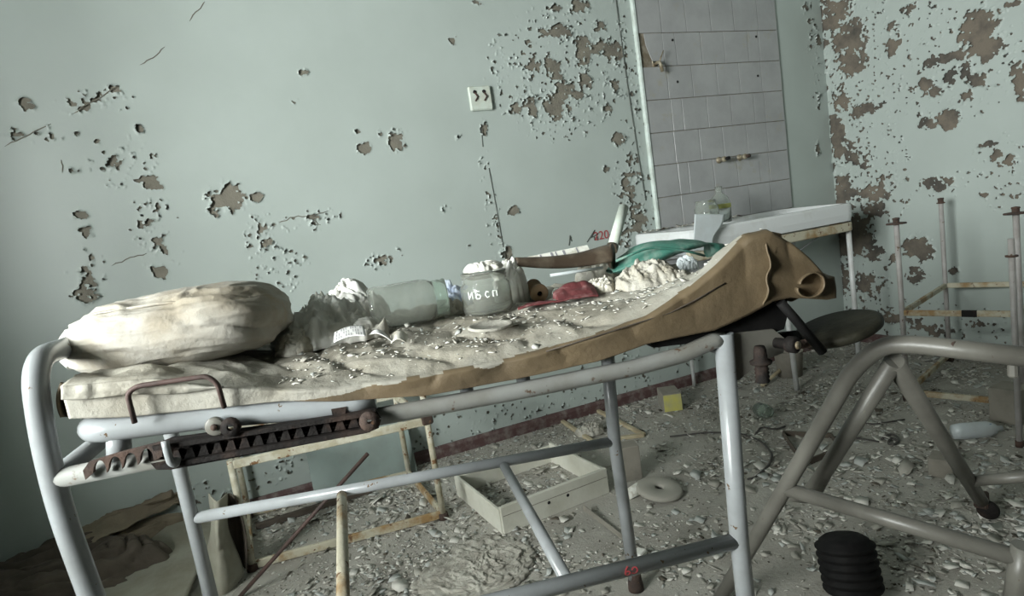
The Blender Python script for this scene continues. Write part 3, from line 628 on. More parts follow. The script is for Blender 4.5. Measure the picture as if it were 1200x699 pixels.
# the roll at the far right of the sheet
n, m = 46, 24; Gq = np.zeros((n, m, 3)); c0 = bpx(952, 334, -.030); c1 = bpx(922, 330, .12)
for i in range(n):
    a_ = 2.9-6.0*i/(n-1)
    for j in range(m):
        u_ = j/(m-1); r_ = (.0225-.004*u_)*(1+.20*(vn(a_*1.5+9, u_*3, 5)-.5)); c = np.array(c0)*(1-u_)+np.array(c1)*u_; k_ = .80+.22*i/(n-1)
        Gq[i, j] = c+np.array([r_*math.cos(a_)*k_*1.12, 0, r_*math.sin(a_)*k_*.88])
MB().grid(off(Gq)).build('rolled_end', 'oil', sheet, solid=0.0022, fixn=False)
MB().tube([bpx(a_, b_, -.0150)-np.array([0, 0, .76]) for a_, b_ in ((640, 412), (700, 394), (740, 381), (785, 367), (815, 352), (850, 332))], .0011, 6).build('dark_crease_line', 'darkcanvas', sheet)  # thin dark line laid along the crease of the near side
# mattress under the sheet, open end at the head
mt = thing('thin_mattress', 'thin mattress under the oilcloth, its dark open end showing at the left', 'mattress', bedw(0, 0, .75), BA)
mb = MB(); n = 40
ss = np.linspace(-.855, .06, n)
for k in range(n-1):
    a_, b_ = ss[k], ss[k+1]; z1_, z2_ = zb_(a_), zb_(b_)
    q = [(a_, .0, z1_-.002), (a_, .485, z1_-.002), (a_, .485, .742), (a_, .01, z1_+.004)]
    q2 = [(b_, .0, z2_-.002), (b_, .485, z2_-.002), (b_, .485, .742), (b_, .01, z2_+.004)]
    V = [(x_, y_, z_-.75) for x_, y_, z_ in q+q2]; F = [(0, 4, 5, 1), (1, 5, 6, 2), (2, 6, 7, 3), (3, 7, 4, 0)]
    if k == 0: F.append((0, 1, 2, 3))
    if k == n-2: F.append((7, 6, 5, 4))
    mb.add(V, F)
mb.build('mattress_pad', 'darkcanvas', mt)
# folded flap along the head end and its curled open end
mb = MB(); n, m = 60, 14; G2 = np.zeros((n, m, 3))
for i in range(n):
    u_ = i/(n-1); px_ = 72+190*u_
    for j in range(m):
        q = j/(m-1); yt = np.interp(px_, [66, 130, 180, 240, 330], [453, 447, 443, 452, 459])+1; yb = 468-7*u_-6*u_*u_+1.5*math.sin(u_*11)
        G2[i, j] = bpx(px_, yt*(1-q)+yb*q, -.019-.004*math.sin(math.pi*q)+.004*(vn(u_*14, q*3, 6)-.5))
MB().grid(off(G2)).build('folded_hem', 'sheet', sheet, solid=.002, fixn=False)
n, m = 12, 20; G2 = np.zeros((n, m, 3)); rim = []
for j in range(m):
    q = j/(m-1); xl = 68+5*(2*q-1)**2; rim.append(bpx(xl, 449+40*q, .004)-np.array([0, 0, .76]))
    for i in range(n):
        u_ = i/(n-1); G2[i, j] = bpx(xl*(1-u_)+84*u_, 449+40*q, .004+.018*math.sin(math.pi*u_))
MB().grid(off(G2)).build('dark_fold_end', 'darkcanvas', sheet, solid=.002, fixn=False)
MB().tube(rim, .0022, 8).build('fold_rim', 'oil', sheet)

# ------------------------------------------------------------------ pillow
pc = bedw(-.768, .175, .840)
n, m = 110, 180; th = np.linspace(-math.pi/2, math.pi/2, n)[:, None]; ph = np.linspace(0, 2*math.pi, m)[None, :]
def sp(x_, e): return np.sign(x_)*np.abs(x_)**e
cx = sp(np.cos(th), .62)*sp(np.cos(ph), .62); cy = sp(np.cos(th), .7)*sp(np.sin(ph), .75); cz = sp(np.sin(th), .85)+0*ph
X = .146*cx+.0; Y = .120*cy
Zp = .056*cz*(.98+.06*np.clip(cx, -1, 1))-.012*np.clip(-cx-.35, 0, 1)
u1 = X*22+1.2*fbm(X*20, Y*20, 6); u2 = (Y*30+Zp*60)
wz = 3.0*fbm(X*9+3, Zp*14+Y*5, 51, 3); rd = np.abs(np.sin(X*16+Zp*46+Y*9+wz*1.6))**.6*np.clip(fbm(X*9, Zp*12+Y*3, 60, 2)*1.6-.3, 0, 1); rd2 = ridged(X*9+cz*1.5, Y*6+cz*2, 19, 2)
nn_ = np.stack([cx, cy, cz*1.6], -1); nn_ /= np.linalg.norm(nn_, axis=-1, keepdims=True)+1e-9
dsp = .008*(rd-.3)+.006*(rd2-.45)+.0075*(ridged(X*12+wz*.8, Zp*70+Y*16+X*5, 72, 3)-.4)*np.clip(.4+cz, .25, 1)
Gp = np.stack([X, Y, Zp], -1)+nn_*dsp[..., None]
Gp[..., 2] = np.maximum(Gp[..., 2], -.052+.004*rd)
Gp[:, -1] = Gp[:, 0]
pil = thing('pillow', 'plump stained canvas pillow lying at the head end of the gurney', 'pillow', pc, BA+math.radians(-1))
MB().grid(Gp).build('pillow_body', 'pillow', pil, fixn=False)
mb = MB(); mb.tube([(-.143, .0, .012), (-.150, -.02, .012), (-.153, -.035, .0), (-.150, -.045, -.015), (-.140, -.055, -.028)], [.008, .011, .012, .010, .006], 10); mb.build('gathered_corner', 'bright', pil)
mb = MB(); mb.tube([(-.13, -.055, .028), (-.08, -.085, .040), (0, -.095, .042), (.08, -.09, .034), (.125, -.07, .015)], .0022, 8); mb.build('seam', 'pillow', pil)

# ------------------------------------------------------------------ things lying on the sheet
def top(px, py, t): p = bpx(px, py, t); return bedw(*p)
def rest(px, t, z=.765):
    """world point on the sheet seen near column px at depth t"""
    lo, hi = -1.2, .6
    for _ in range(40):
        mid = (lo+hi)/2; P = bedw(mid, t, z)-CO; x_ = 600+FPX*(P@CR)/(P@CF)
        if x_ < px: lo = mid
        else: hi = mid
    return bedw((lo+hi)/2, t, z)
crumple('crumpled_cotton_cloth', rest(384, .27), .080, .10, .080, BA, 6, 'bright', 'crumpled dirty cotton cloth between the pillow and the lying jar', 'cloth', freq=5, ridge=.55, n=70, k=140, style='crease')
crumple('white_linen_heap', rest(418, .42, .765), .062, .055, .088, BA+.4, 8, 'bright', 'bright white linen heap, highest of the cloths behind the lying jar', 'cloth', freq=5, ridge=.45)
crumple('bunched_rag', rest(352, .20), .036, .05, .036, BA, 15, 'cloth', 'bunched beige rag touching the right end of the pillow', 'rag', freq=6, ridge=.6)
crumple('folded_bandage_strip', rest(425, .22), .05, .035, .035, BA+.5, 19, 'bright', 'folded white bandage strip in front of the lying jar base', 'bandage', freq=6, ridge=.6)
# lying jar
ax = DL*1.0+DT*.05; ax /= np.linalg.norm(ax); jc = rest(438, .245, .768)+np.array([0, 0, .040])
def jar_profile(R0, Hh, neck, nh, th=.0025):
    o = [(0, 0), (R0*.86, 0), (R0*.97, .004), (R0, .012), (R0, Hh*.70), (R0*.985, Hh*.76), (neck*1.04, Hh*.86), (neck, Hh*.88)]
    k = 5
    for i in range(k): z_ = Hh*.88+nh*(i+.5)/k; o += [(neck*(1.05 if i % 2 else 1.0), z_)]
    o += [(neck*1.07, Hh*.88+nh), (neck*1.02, Hh*.88+nh+.002)]
    inn = [(max(r-th, 0), z_ if i > 1 else z_+th) for i, (r, z_) in enumerate(o)]
    return o+inn[::-1][:-1]+[(0, th)]
t = thing('glass_jar', 'large dusty glass jar lying on its side, mouth to the right', 'jar', jc-np.array([0, 0, .040]))
R = axes(ax, (0, 0, 1))
pr = jar_profile(.038, .128, .031, .020)
part(MB().lathe(pr[:8]+[(.0285, .113), (.0355, .098), (.0355, .012), (.033, .003), (0, .003)], 44, jc, R), 'jar_body', 'glass', t)
part(MB().lathe([(.0315, .111), (.033, .114), (.0315, .118), (.033, .122), (.0315, .126), (.0335, .131), (.0325, .134), (.0295, .134), (.0292, .111)], 44, jc, R), 'jar_mouth', 'glassg', t, label='greenish threaded jar mouth')
# standing jar
jb = rest(573, .255, .768); t = thing('glass_jar', 'squat glass jar standing upright with white hand-painted letters', 'jar', jb)
pr = [(0, 0), (.040, 0), (.0445, .004), (.0455, .010), (.0455, .046), (.0445, .050), (.0405, .055), (.0395, .057), (.041, .059), (.0395, .062), (.041, .065), (.0395, .068), (.0415, .072), (.0405, .074),
      (.0380, .074), (.0370, .057), (.043, .049), (.043, .010), (.040, .004), (0, .003)]
part(MB().lathe(pr, 48, jb), 'jar_body', 'glass', t)
va = math.atan2(-jb[1], -jb[0])       # towards the camera
def onjar(x_, z_): a = va+(x_-.006)/.0460; return jb+np.array([math.cos(a)*.0460, math.sin(a)*.0460, .031+z_])
lt = MB()
for x0_, strokes in ((-.027, [[(0, .013), (0, 0), (.008, .013), (.008, 0)]]), (-.012, [[(.007, .013), (0, .013), (0, 0), (.006, .0), (.008, .004), (.006, .007), (0, .007)]]),
                     (.004, [[(.007, .009), (.003, .011), (0, .006), (.003, .0), (.007, .002)]]), (.018, [[(0, 0), (0, .010), (.007, .010), (.007, 0)]])):
    for st in strokes:
        fine = []
        for (xa, za), (xb, zb2) in zip(st[:-1], st[1:]): fine += [(xa+(xb-xa)*k/5, za+(zb2-za)*k/5) for k in range(5)]
        fine.append(st[-1]); lt.tube([onjar(x0_+x_, z_) for x_, z_ in fine], .0010, 6)
part(lt, 'painted_letters', 'whitepaint', t)
crumple('gauze_wad', jb+np.array([0, 0, .0745]), .034, .034, .016, 0, 33, 'bright', 'white gauze wad on top of the standing jar', 'gauze', freq=6)
# blue film
crumple('blue_plastic_film', rest(530, .36, .765), .04, .035, .055, BA+.3, 41, 'blue', 'crumpled pale blue plastic film behind the two jars', 'film', freq=4, ridge=.4, style='crease')
crumple('grey_cloth_scrap', rest(520, .32), .040, .045, .028, BA, 44, 'gauze', 'grey cloth scrap between the two jars', 'cloth', freq=7)
# white bundle with a small brown cap lying on it
wb = rest(601, .33, .765); crumple('white_cotton_wad', wb, .030, .036, .082, .2, 47, 'bright', 'bulging white cotton wad right behind the standing jar', 'cotton', freq=3, ridge=.25, flat=.4)
kb = top(597, 310, .36); t = thing('brown_piece', 'small rounded brown cap lying on the white cotton wad', 'cap', kb)
part(MB().lathe([(0, .012), (.008, .011), (.015, .006), (.018, 0), (.018, -.008), (.016, -.008), (.015, .0), (0, .009)], 24, kb, axes((.1, -.2, 1))), 'cap_body', 'brown', t)
# curved shell splint
a = top(604, 308, .33); b = top(712, 303, .36); d = b-a; Ld = np.linalg.norm(d); e1 = d/Ld; e3 = np.cross(e1, DT); e3 /= np.linalg.norm(e3)
if e3[2] < 0: e3 = -e3
n, m = 40, 20; G2 = np.zeros((n, m, 3))
for i in range(n):
    u_ = i/(n-1); r_ = .009+.015*u_+.003*max(0, u_-.7)/.3; sag = -.007*math.sin(math.pi*u_)
    for j in range(m):
        a_ = -.2+3.5*j/(m-1)-.5*(1-u_)
        G2[i, j] = a+d*u_+e3*(sag+.014*u_*0+r_*math.sin(a_))+DT*(-r_*math.cos(a_)*1.2)+e1*(.006*math.sin(a_) if i == n-1 else 0)
t = thing('curved_shell_splint', 'dark brown curved trough-shaped splint with a flared right end', 'splint', rest(660, .345))
part(MB().grid(G2), 'trough', 'brown', t, solid=.003, fixn=False)
endc = b+e3*.004
part(MB().lathe([(0, 0), (.016, .0), (.0255, .006), (.0265, .010), (.024, .012), (0, .004)], 26, endc, axes(e1*1+DT*-.75)), 'flared_end', 'brown', t)
# striped card strip
mb = MB(); a2 = top(620, 309, .40); b2 = top(690, 295, .41)
u_ = (b2-a2); Ls = np.linalg.norm(u_); u_ /= Ls; R = np.column_stack([u_, np.cross(np.array([0, -.75, .66]), u_)*-1, np.array([0, -.75, .66])])
t = thing('torn_card_strip', 'torn white card strip with dark bars behind the brown splint', 'card', (a2+b2)/2)
mb.box((a2+b2)/2+(0, -.004, .004), (Ls, .026, .002), R, bev=.0005); part(mb, 'strip', 'card', t)
for k, x_ in enumerate((-.3, -.12, -.05, .08, .3)):
    part(MB().box((a2+b2)/2+(0, -.004, .004)+R@np.array([x_*Ls, 0, .0013]), (.003+.002*(k % 2), .022, .0006), R), 'printed_bar', 'ink', t)
# spool
sc = rest(632, .30, .765)+np.array([0, 0, .018]); R = axes(-sc+CO*1.0+np.array([0.25, 0, -.35])*1, (0, 0, 1)); t = thing('wooden_spool', 'brown wooden spool end facing the viewer, under the splint', 'spool', sc-(0, 0, .018))
part(MB().lathe([(.005, .014), (.016, .014), (.0175, .011), (.0175, .005), (.011, .002), (.010, -.02), (.016, -.03), (.016, -.036), (0, -.036), (0, .004), (.005, .004)], 28, sc, R), 'spool_body', 'wood', t)
part(MB().lathe([(0, .006), (.0052, .006), (.0052, .0085), (0, .0085)], 16, sc, R), 'spool_bore', 'hole', t)
# glass rod and small disc
a = top(645, 323, .27); b = top(706, 314, .28); t = thing('grey_glass_tube', 'thin grey glass tube lying over the red rubber scrap', 'tube', rest(675, .275))
part(MB().tube([a, b], .0030, 10), 'tube_body', 'plastic', t)
c = rest(655, .26, .766)+(0, 0, .012); t = thing('small_glass_lid', 'small ribbed glass stopper on edge between spool and red scrap', 'stopper', c-(0, 0, .012)); R = axes((-.3, -1, .2))
part(MB().lathe([(0, .004), (.006, .004), (.0075, .002), (.009, .004), (.0115, .002), (.012, -.003), (0, -.004)], 24, c, R), 'stopper_disc', 'glassc', t)
# red scrap
n, m = 40, 16; G2 = np.zeros((n, m, 3))
for i in range(n):
    for j in range(m):
        u_, q = i/(n-1), j/(m-1); P0_ = rest(655+47*u_, .19+.02*q, .768); wid = .010+.012*math.sin(u_*2.6)
        G2[i, j] = P0_+DT*(q*.035)+np.array([0, 0, .003+(wid*q if u_ > .0 else 0)+.005*vn(u_*6, q*3, 3)])
t = thing('red_rubber_scrap', 'curled dusty red rubber scrap with a flat pink tail, left of the gauze bundle', 'rubber', rest(660, .20)); part(MB().grid(G2), 'curled_piece', 'red', t, solid=.003, fixn=False)
n, m = 40, 10; G2 = np.zeros((n, m, 3))
for i in range(n):
    for j in range(m):
        u_, q = i/(n-1), j/(m-1); G2[i, j] = rest(607+52*u_, .19+.035*q*(.4+.6*math.sin(math.pi*min(1, u_*1.2))), .772)+np.array([0, 0, .004*ridged(u_*3, q*2, 4, 2)])
part(MB().grid(G2), 'flat_tail', 'red', t, solid=.003, fixn=False)
crumple('powdery_cotton_tuft', rest(706, .25), .028, .03, .030, 0, 52, 'cloth', 'powdery white cotton tuft between the red scrap and gauze bundle', 'cotton', freq=7)
# green rubber bag
n, m = 60, 30; G2 = np.zeros((n, m, 3)); ga = rest(716, .37, .765); gb = rest(826, .37, .775); gd = gb-ga
for i in range(n):
    u_ = i/(n-1)
    for j in range(m):
        a_ = 2*math.pi*j/(m-1); wy = .060*(math.sin(math.pi*min(.97, max(.03, u_*.92+.03)))**.45); hz = .021*(math.sin(math.pi*min(.985, max(.015, u_)))**.5)*(1+.25*math.sin(u_*6))
        G2[i, j] = ga+gd*u_+DT*(wy*math.cos(a_))+np.array([0, 0, .026+.022*math.sin(math.pi*u_*.75)+hz*math.sin(a_)+.003*(vn(u_*9, j*.3, 6)-.5)])
t = thing('green_rubber_bag', 'dusty green rubber hot-water bag, the only green thing on the gurney', 'bag', rest(770, .37)); part(MB().grid(G2), 'bag_body', 'green', t, fixn=True)
nk = top(829, 293, .37); part(MB().tube([nk, nk+DL*.035+np.array([0, 0, -.004])], [.016, .012], 16), 'bag_neck', 'green', t)
part(MB().tube([top(722, 306, .30), top(760, 290, .31), top(800, 293, .31), top(826, 300, .32)], .0025, 8, .02), 'bag_seam', 'green', t)
# gauze bundle
crumple('gauze_bundle', rest(760, .24), .068, .060, .052, BA+.1, 64, 'gauze', 'large crumpled grey gauze bundle in front of the green bag', 'gauze', freq=5, ridge=.5, flat=.55, style='crease', n=70, k=140)
crumple('torn_gauze_end', rest(795, .20), .035, .03, .022, BA, 63, 'gauze', 'torn stringy gauze end at the right of the gauze bundle', 'gauze', freq=8, ridge=.6)
crumple('silver_foil_wad', rest(806, .30, .775), .022, .02, .028, 0, 66, 'plastic', 'small grey foil wad in front of the green bag neck', 'foil', freq=5, ridge=.6)
bq = rest(832, .27, .778); t = thing('white_block', 'small white matchbox-like block near the raised sheet corner', 'block', bq)
part(MB().box(bq+(0, 0, .005), (.022, .012, .008), rz(.2), bev=.001), 'block_body', 'paper', t)
# paper leaflet
def leaf(name, label, P4, mats='paper', lines=0, curl=.004):
    P4 = [np.array(p) for p in P4]; n, m = 16, 10; G_ = np.zeros((n, m, 3))
    for i in range(n):
        for j in range(m):
            u_, q = i/(n-1), j/(m-1); p = (P4[0]*(1-u_)+P4[1]*u_)*(1-q)+(P4[3]*(1-u_)+P4[2]*u_)*q; G_[i, j] = p+np.array([0, 0, curl*math.sin(math.pi*u_)])
    t = thing(name, label, 'paper', P4[0]); part(MB().grid(G_), 'page', mats, t, solid=.0008, fixn=False)
    for k in range(lines):
        q0 = .08+.86*k/lines
        ln = MB(); ww = .022
        for seg in range(3):
            u0_, u1_ = .06+.3*seg, .06+.3*seg+.24
            if (k+seg) % 4 == 3: continue
            def pt(q, u_): return (P4[0]*(1-q)+P4[1]*q)*(1-u_)+(P4[3]*(1-q)+P4[2]*q)*u_+np.array([0, 0, .0012+curl*math.sin(math.pi*q)])
            ln.add([pt(q0, u0_), pt(q0+ww, u0_), pt(q0+ww, u1_), pt(q0, u1_)], [(0, 1, 2, 3)])
        if ln.v: part(ln, 'print_line', 'ink', t, fixn=False)
    return t
leaf('printed_leaflet', 'small printed leaflet standing in a fold before the lying jar', [top(391, 402, .10), top(429, 394, .10), top(426, 382, .13), top(392, 390, .13)], lines=11)
leaf('folded_paper_cone', 'white paper folded into a cone below the lying jar', [top(431, 393, .11), top(462, 403, .09), top(454, 394, .12), top(434, 391, .12)], curl=.008)
leaf('grey_paper_flap', 'grey paper flap standing up against the lying jar', [top(431, 393, .12), top(458, 399, .12), top(452, 376, .15), top(450, 375, .15)], 'gauze', curl=.004)
leaf('torn_page_corner', 'torn curled page corner right of the paper cone', [top(458, 403, .09), top(476, 402, .09), top(478, 393, .12), top(460, 391, .12)], 'cloth', curl=.006)
# plastic lid
lc = rest(575, .085, .768); t = thing('jar_lid', 'flat round translucent lid lying in front of the standing jar', 'lid', lc)
part(MB().lathe([(0, .003), (.029, .003), (.032, .005), (.0345, .004), (.035, .001), (.032, 0), (0, .001)], 40, lc, axes((.03, -.05, 1))), 'lid_disc', 'greyrag', t)
# leaning white tube behind
a = top(731, 243, .47); b = top(717, 292, .42); t = thing('white_pipe', 'white pipe leaning up from behind the splint against the mint wall', 'pipe', b)
part(MB().tube([b, a], .0112, 18), 'pipe_body', 'outlet', t); part(MB().tube([b+(b-a)*.03, b+(a-b)*.08], .013, 18), 'pipe_sleeve', 'brown', t)
crumple('flaky_rag', rest(702, .46), .05, .03, .05, 0, 71, 'cloth', 'flaky pale rag behind the brown splint', 'rag', freq=7)

# crumbs on the sheet
def sheet_z(s, t_):
    i = np.clip(((s+.856)/(1.051)*(ns-1)).astype(int), 0, ns-1); vv = side+(topm-side)*np.clip(t_, 0, .5)/.5
    return Z[i, np.clip((vv*(nv-1)).astype(int), 0, nv-1)]
def chips(name, P, L, mats, probs, kind='stuff', label=None, cat=None, parent=None, lift=.0, seed=1, maxtilt=.5, group=None, base=None):
    """P: (n,3) centres, L: (n,) sizes; thin curled irregular flakes"""
    r = np.random.default_rng(seed); n = len(P); a = r.uniform(0, 2*math.pi, n); asp = r.uniform(.35, 1, n)
    q = np.array([(-1, -1), (0, -1.15), (1, -.8), (1.1, .9), (0, 1), (-.9, 1.05)])[None]*.5*r.uniform(.6, 1.25, (n, 6, 2))
    x_ = q[..., 0]*L[:, None]; y_ = q[..., 1]*(L*asp)[:, None]
    curl = r.uniform(-.5, 1.0, n)*.5
    z_ = curl[:, None]*(np.abs(q[..., 0])**2)*L[:, None]*1.2
    tx = r.normal(0, .22, n).clip(-maxtilt, maxtilt); ty = r.normal(0, .22, n).clip(-maxtilt, maxtilt)
    z_ = z_+x_*tx[:, None]+y_*ty[:, None]; z_ -= z_.min(1, keepdims=True)
    ca, sa = np.cos(a)[:, None], np.sin(a)[:, None]
    V = np.stack([P[:, 0:1]+x_*ca-y_*sa, P[:, 1:2]+x_*sa+y_*ca, P[:, 2:3]+z_+.0008+lift], -1)
    # underside for thickness
    V2 = V.copy(); V2[..., 2] -= .0007; 
    allv = np.concatenate([V, V2], 1).reshape(-1, 3); b = (np.arange(n)*12)[:, None]
    fq = np.array([(0, 1, 4, 5), (1, 2, 3, 4), (6+5, 6+4, 6+1, 6), (6+4, 6+3, 6+2, 6+1), (0, 6, 7, 1), (1, 7, 8, 2), (2, 8, 9, 3), (3, 9, 10, 4), (4, 10, 11, 5), (5, 11, 6, 0)])
    F = (b[:, :, None]+fq[None]).reshape(-1, 4)
    me = bpy.data.meshes.new(name); 
    if base is not None: allv = allv-np.array(base)
    me.vertices.add(len(allv)); me.vertices.foreach_set('co', allv.astype(np.float32).ravel())
    me.loops.add(F.size); me.loops.foreach_set('vertex_index', F.astype(np.int32).ravel())
    me.polygons.add(len(F)); me.polygons.foreach_set('loop_start', np.arange(0, F.size, 4, dtype=np.int32)); me.polygons.foreach_set('loop_total', np.full(len(F), 4, np.int32))
    for mm in mats: me.materials.append(M[mm])
    mi = np.repeat(r.choice(len(mats), n, p=probs), len(fq)); me.update(calc_edges=True); me.polygons.foreach_set('material_index', mi.astype(np.int32)); me.validate()
    o = bpy.data.objects.new(name, me)
    if base is not None: o.location = tuple(base)
    return link(o, parent, label, cat, group, kind)
r = np.random.default_rng(5); n = 950
s0 = r.uniform(-.62, .1, n); t0 = np.clip(r.gamma(2.2, .07, n), .01, .47)
P = np.array([bedw(a_, b_, 0) for a_, b_ in zip(s0, t0)]); P[:, 2] = sheet_z(s0, t0)+.001
chips('paint_crumb_scatter', P, np.clip(r.lognormal(math.log(.0042), .5, n), .002, .014), ['chipw', 'chipm', 'chipg', 'chipb'], [.6, .25, .15, .0], label='paint and plaster crumbs scattered over the oilcloth sheet', cat='debris', seed=2)

# ------------------------------------------------------------------ sink
SY = 1.95
L0, L1 = ony(800, 266, SY), ony(1003, 240, SY-.0); zs = .80
sk = thing('ceramic_sink', 'white ceramic sink with a thick rim on thin white legs under the tiles', 'sink', (2.0, SY+.2, 0))
x0, x1 = 1.56, 2.52; zr0 = .783
n = 40
def rrect(x0, x1, y0, y1, r, k=6):
    P = []
    for (cx_, cy_, a0) in ((x1-r, y0+r, -90), (x1-r, y1-r, 0), (x0+r, y1-r, 90), (x0+r, y0+r, 180)):
        for i in range(k+1): a_ = math.radians(a0+90*i/k); P.append((cx_+r*math.cos(a_), cy_+r*math.sin(a_)))
    return P
rings = []
def ring(ins, z_, r_): rings.append([(p[0], p[1], z_) for p in rrect(x0+ins, x1-ins, SY+ins, WY-.015-ins*.4, r_)])
ring(.03, zr0-.085, .05); ring(.004, zr0-.08, .06); ring(0, zr0-.05, .06); ring(0, zr0-.01, .06); ring(.006, zr0, .06); ring(.028, zr0, .05); ring(.04, zr0-.012, .05); ring(.07, zr0-.10, .06); ring(.12, zr0-.13, .05)
mb = MB(); N0_ = len(rings[0]); V = [p for rg in rings for p in rg]
F = [(i*N0_+k, i*N0_+(k+1) % N0_, (i+1)*N0_+(k+1) % N0_, (i+1)*N0_+k) for i in range(len(rings)-1) for k in range(N0_)]
F += [tuple(range(N0_))[::-1], tuple((len(rings)-1)*N0_+k for k in range(N0_))]
mb.add(V, F, False); part(mb, 'basin', 'ceramic', sk)
part(MB().box((2.02, SY+.02, zr0-.108), (.92, .03, .04), bev=.004), 'front_bracket', 'rustcream', sk)
part(MB().box((2.49, SY+.2, zr0-.108), (.03, .36, .04), bev=.004), 'side_bracket', 'rustcream', sk)
f1 = onz(934, 458); f2 = onz(1007, 426)
part(MB().tube([(f1[0], f1[1], .0), (f1[0]-.01, SY+.02, zr0-.10)], .0115, 12), 'leg', 'legwhite', sk)
part(MB().tube([(f2[0], f2[1], .0), (2.50, SY+.04, zr0-.10)], .0115, 12), 'leg', 'legwhite', sk)
part(MB().tube([(2.1, WY-.03, .38), (2.35, SY+.03, zr0-.11)], .004, 8), 'stay_rod', 'white', sk)
part(MB().tube([(1.62, SY+.02, zr0-.1), (1.62, WY-.04, zr0-.1)], .01, 10), 'side_bar', 'white', sk)
part(MB().tube([(1.8, WY-.05, .0), (1.8, WY-.05, zr0-.1)], .009, 10), 'leg', 'legwhite', sk)
part(MB().tube([(2.0, WY-.05, .0), (2.0, WY-.05, zr0-.1)], .007, 10), 'leg', 'legwhite', sk)
# drain pot under the sink
pp = onz(926, 440); t = thing('metal_pail', 'small dull metal pail on the floor behind the front sink leg', 'pail', pp)
part(MB().lathe([(0, 0), (.055, 0), (.065, .12), (.068, .125), (.062, .125), (.052, .004), (0, .004)], 28, pp), 'pail_body', 'greycard', t)
a = onz(893, 452, .01); b = onz(925, 425, .05); t = thing('wooden_lath', 'short pale wooden lath leaning near the pail under the sink', 'lath', a)
part(MB().tube([a, b], .011, 4), 'lath_body', 'wooden', t)
# paper scrap hanging over the left of the sink
t = thing('hanging_paper', 'pale torn sheet hanging over the front of the sink at its left end', 'paper', ony(830, 290, SY-.01))
n, m = 24, 16; G2 = np.zeros((n, m, 3))
for i in range(n):
    q = i/(n-1)
    for j in range(m):
        u_ = j/(m-1); xl, xr_ = 814-2*q, 850-14*q**.6+3*math.sin(q*7); G2[i, j] = ony(xl*(1-u_)+xr_*u_, 251+43*q, SY-.008-.012*math.sin(q*3)-.006*u_)
part(MB().grid(G2), 'sheet_of_paper', 'greypaper' if 'greypaper' in M else 'plastic', t, solid=.0015, fixn=False)
# jars on the sink
jq = ony(829, 257, SY+.10); jq[2] = zr0+.001; t = thing('glass_jar', 'clear squat jar on the sink, left of the bottle', 'jar', jq)
part(MB().lathe([(0, 0), (.048, 0), (.05, .006), (.05, .075), (.042, .09), (.042, .105), (.044, .108), (.040, .108), (.039, .09), (.047, .075), (.047, .006), (0, .003)], 36, jq), 'jar_body', 'glassc', t)
jq = ony(845, 252, SY+.17); jq[2] = zr0+.001; t = thing('glass_bottle', 'clear round-shouldered bottle with yellowed label on the sink', 'bottle', jq)
part(MB().lathe([(0, 0), (.042, 0), (.045, .008), (.045, .085), (.036, .11), (.015, .128), (.013, .15), (.016, .152), (.016, .158), (.012, .158), (.011, .13), (.033, .108), (.042, .085), (.042, .008), (0, .003)], 36, jq), 'bottle_body', 'glassc', t)
part(MB().lathe([(.0455, .062), (.0458, .063), (.0458, .08), (.0455, .081)], 36, jq), 'bottle_label', 'labelm', t)
# dust and crumbs on the sink rim
r = np.random.default_rng(9); n = 120
chips('sink_crumb_scatter', np.stack([r.uniform(1.62, 2.2, n), r.uniform(SY+.35, WY-.02, n)*0+WY-.035-r.uniform(0, .02, n), np.full(n, zr0)], 1), r.uniform(.008, .03, n), ['chipw', 'chipg', 'rust'], [.4, .4, .2], label='plaster crumbs along the back rim of the sink', cat='debris', seed=3)

# ------------------------------------------------------------------ upturned stand by the right wall
P1, P4, P2 = onz(1064, 470, .0), onz(1200, 484, .0), onz(1113, 424, .0); P5 = P2+(P4-P1)
t = thing('upturned_table_frame', 'upturned pale table frame with bare legs and flanges by the right wall', 'frame', (P1+P4)/2)
def up(P, z_): return np.array([P[0], P[1], z_])
for i, (P, h_, fl) in enumerate(((P1, .70, .034), (P2, .725, .016), (P4, .70, .034), (P5, .71, .016))):
    part(MB().tube([up(P, .03), up(P, h_)], .0095, 12), 'leg', 'polepaint', t)
    part(MB().lathe([(0, 0), (fl, 0), (fl, .005), (.011, .006), (.011, .018), (.013, .019), (.012, .024), (0, .026)], 22, up(P, h_)), 'flange', 'rust', t)
for a_, b_ in ((P1, P2), (P1, P4), (P2, P5), (P4, P5)):
    d = (b_-a_); L_ = np.linalg.norm(d); R = rz(math.atan2(d[1], d[0]))
    part(MB().box(up((a_+b_)/2, .355), (L_, .012, .022), R, bev=.002), 'apron_bar', 'rustcream', t)
    part(MB().box(up((a_+b_)/2, .035), (L_, .015, .022), R, bev=.002), 'low_bar', 'rustcream', t)
d = P4-P1; part(MB().box(up(P1+d*.60, .355), (.045, .0135, .0235), rz(math.atan2(d[1], d[0]))), 'dark_band', 'darkmetal', t)
for P in (P1, P2, P4, P5): part(MB().lathe([(0, 0), (.016, 0), (.018, .02), (.015, .045), (0, .045)], 12, up(P, 0)), 'rusty_foot', 'rust', t)
P3 = onz(1195, 524, 0); t = thing('metal_pole', 'single thin pale pole with rusty collar in front of the table frame', 'pole', P3)
part(MB().tube([up(P3, 0), up(P3, .655)], .0085, 12), 'pole_shaft', 'polepaint', t); part(MB().lathe([(0, 0), (.016, 0), (.016, .005), (0, .006)], 16, up(P3, .60)), 'collar', 'rust', t)
part(MB().lathe([(0, 0), (.011, 0), (.011, .02), (0, .02)], 12, up(P3, 0)), 'pole_foot', 'rust', t)

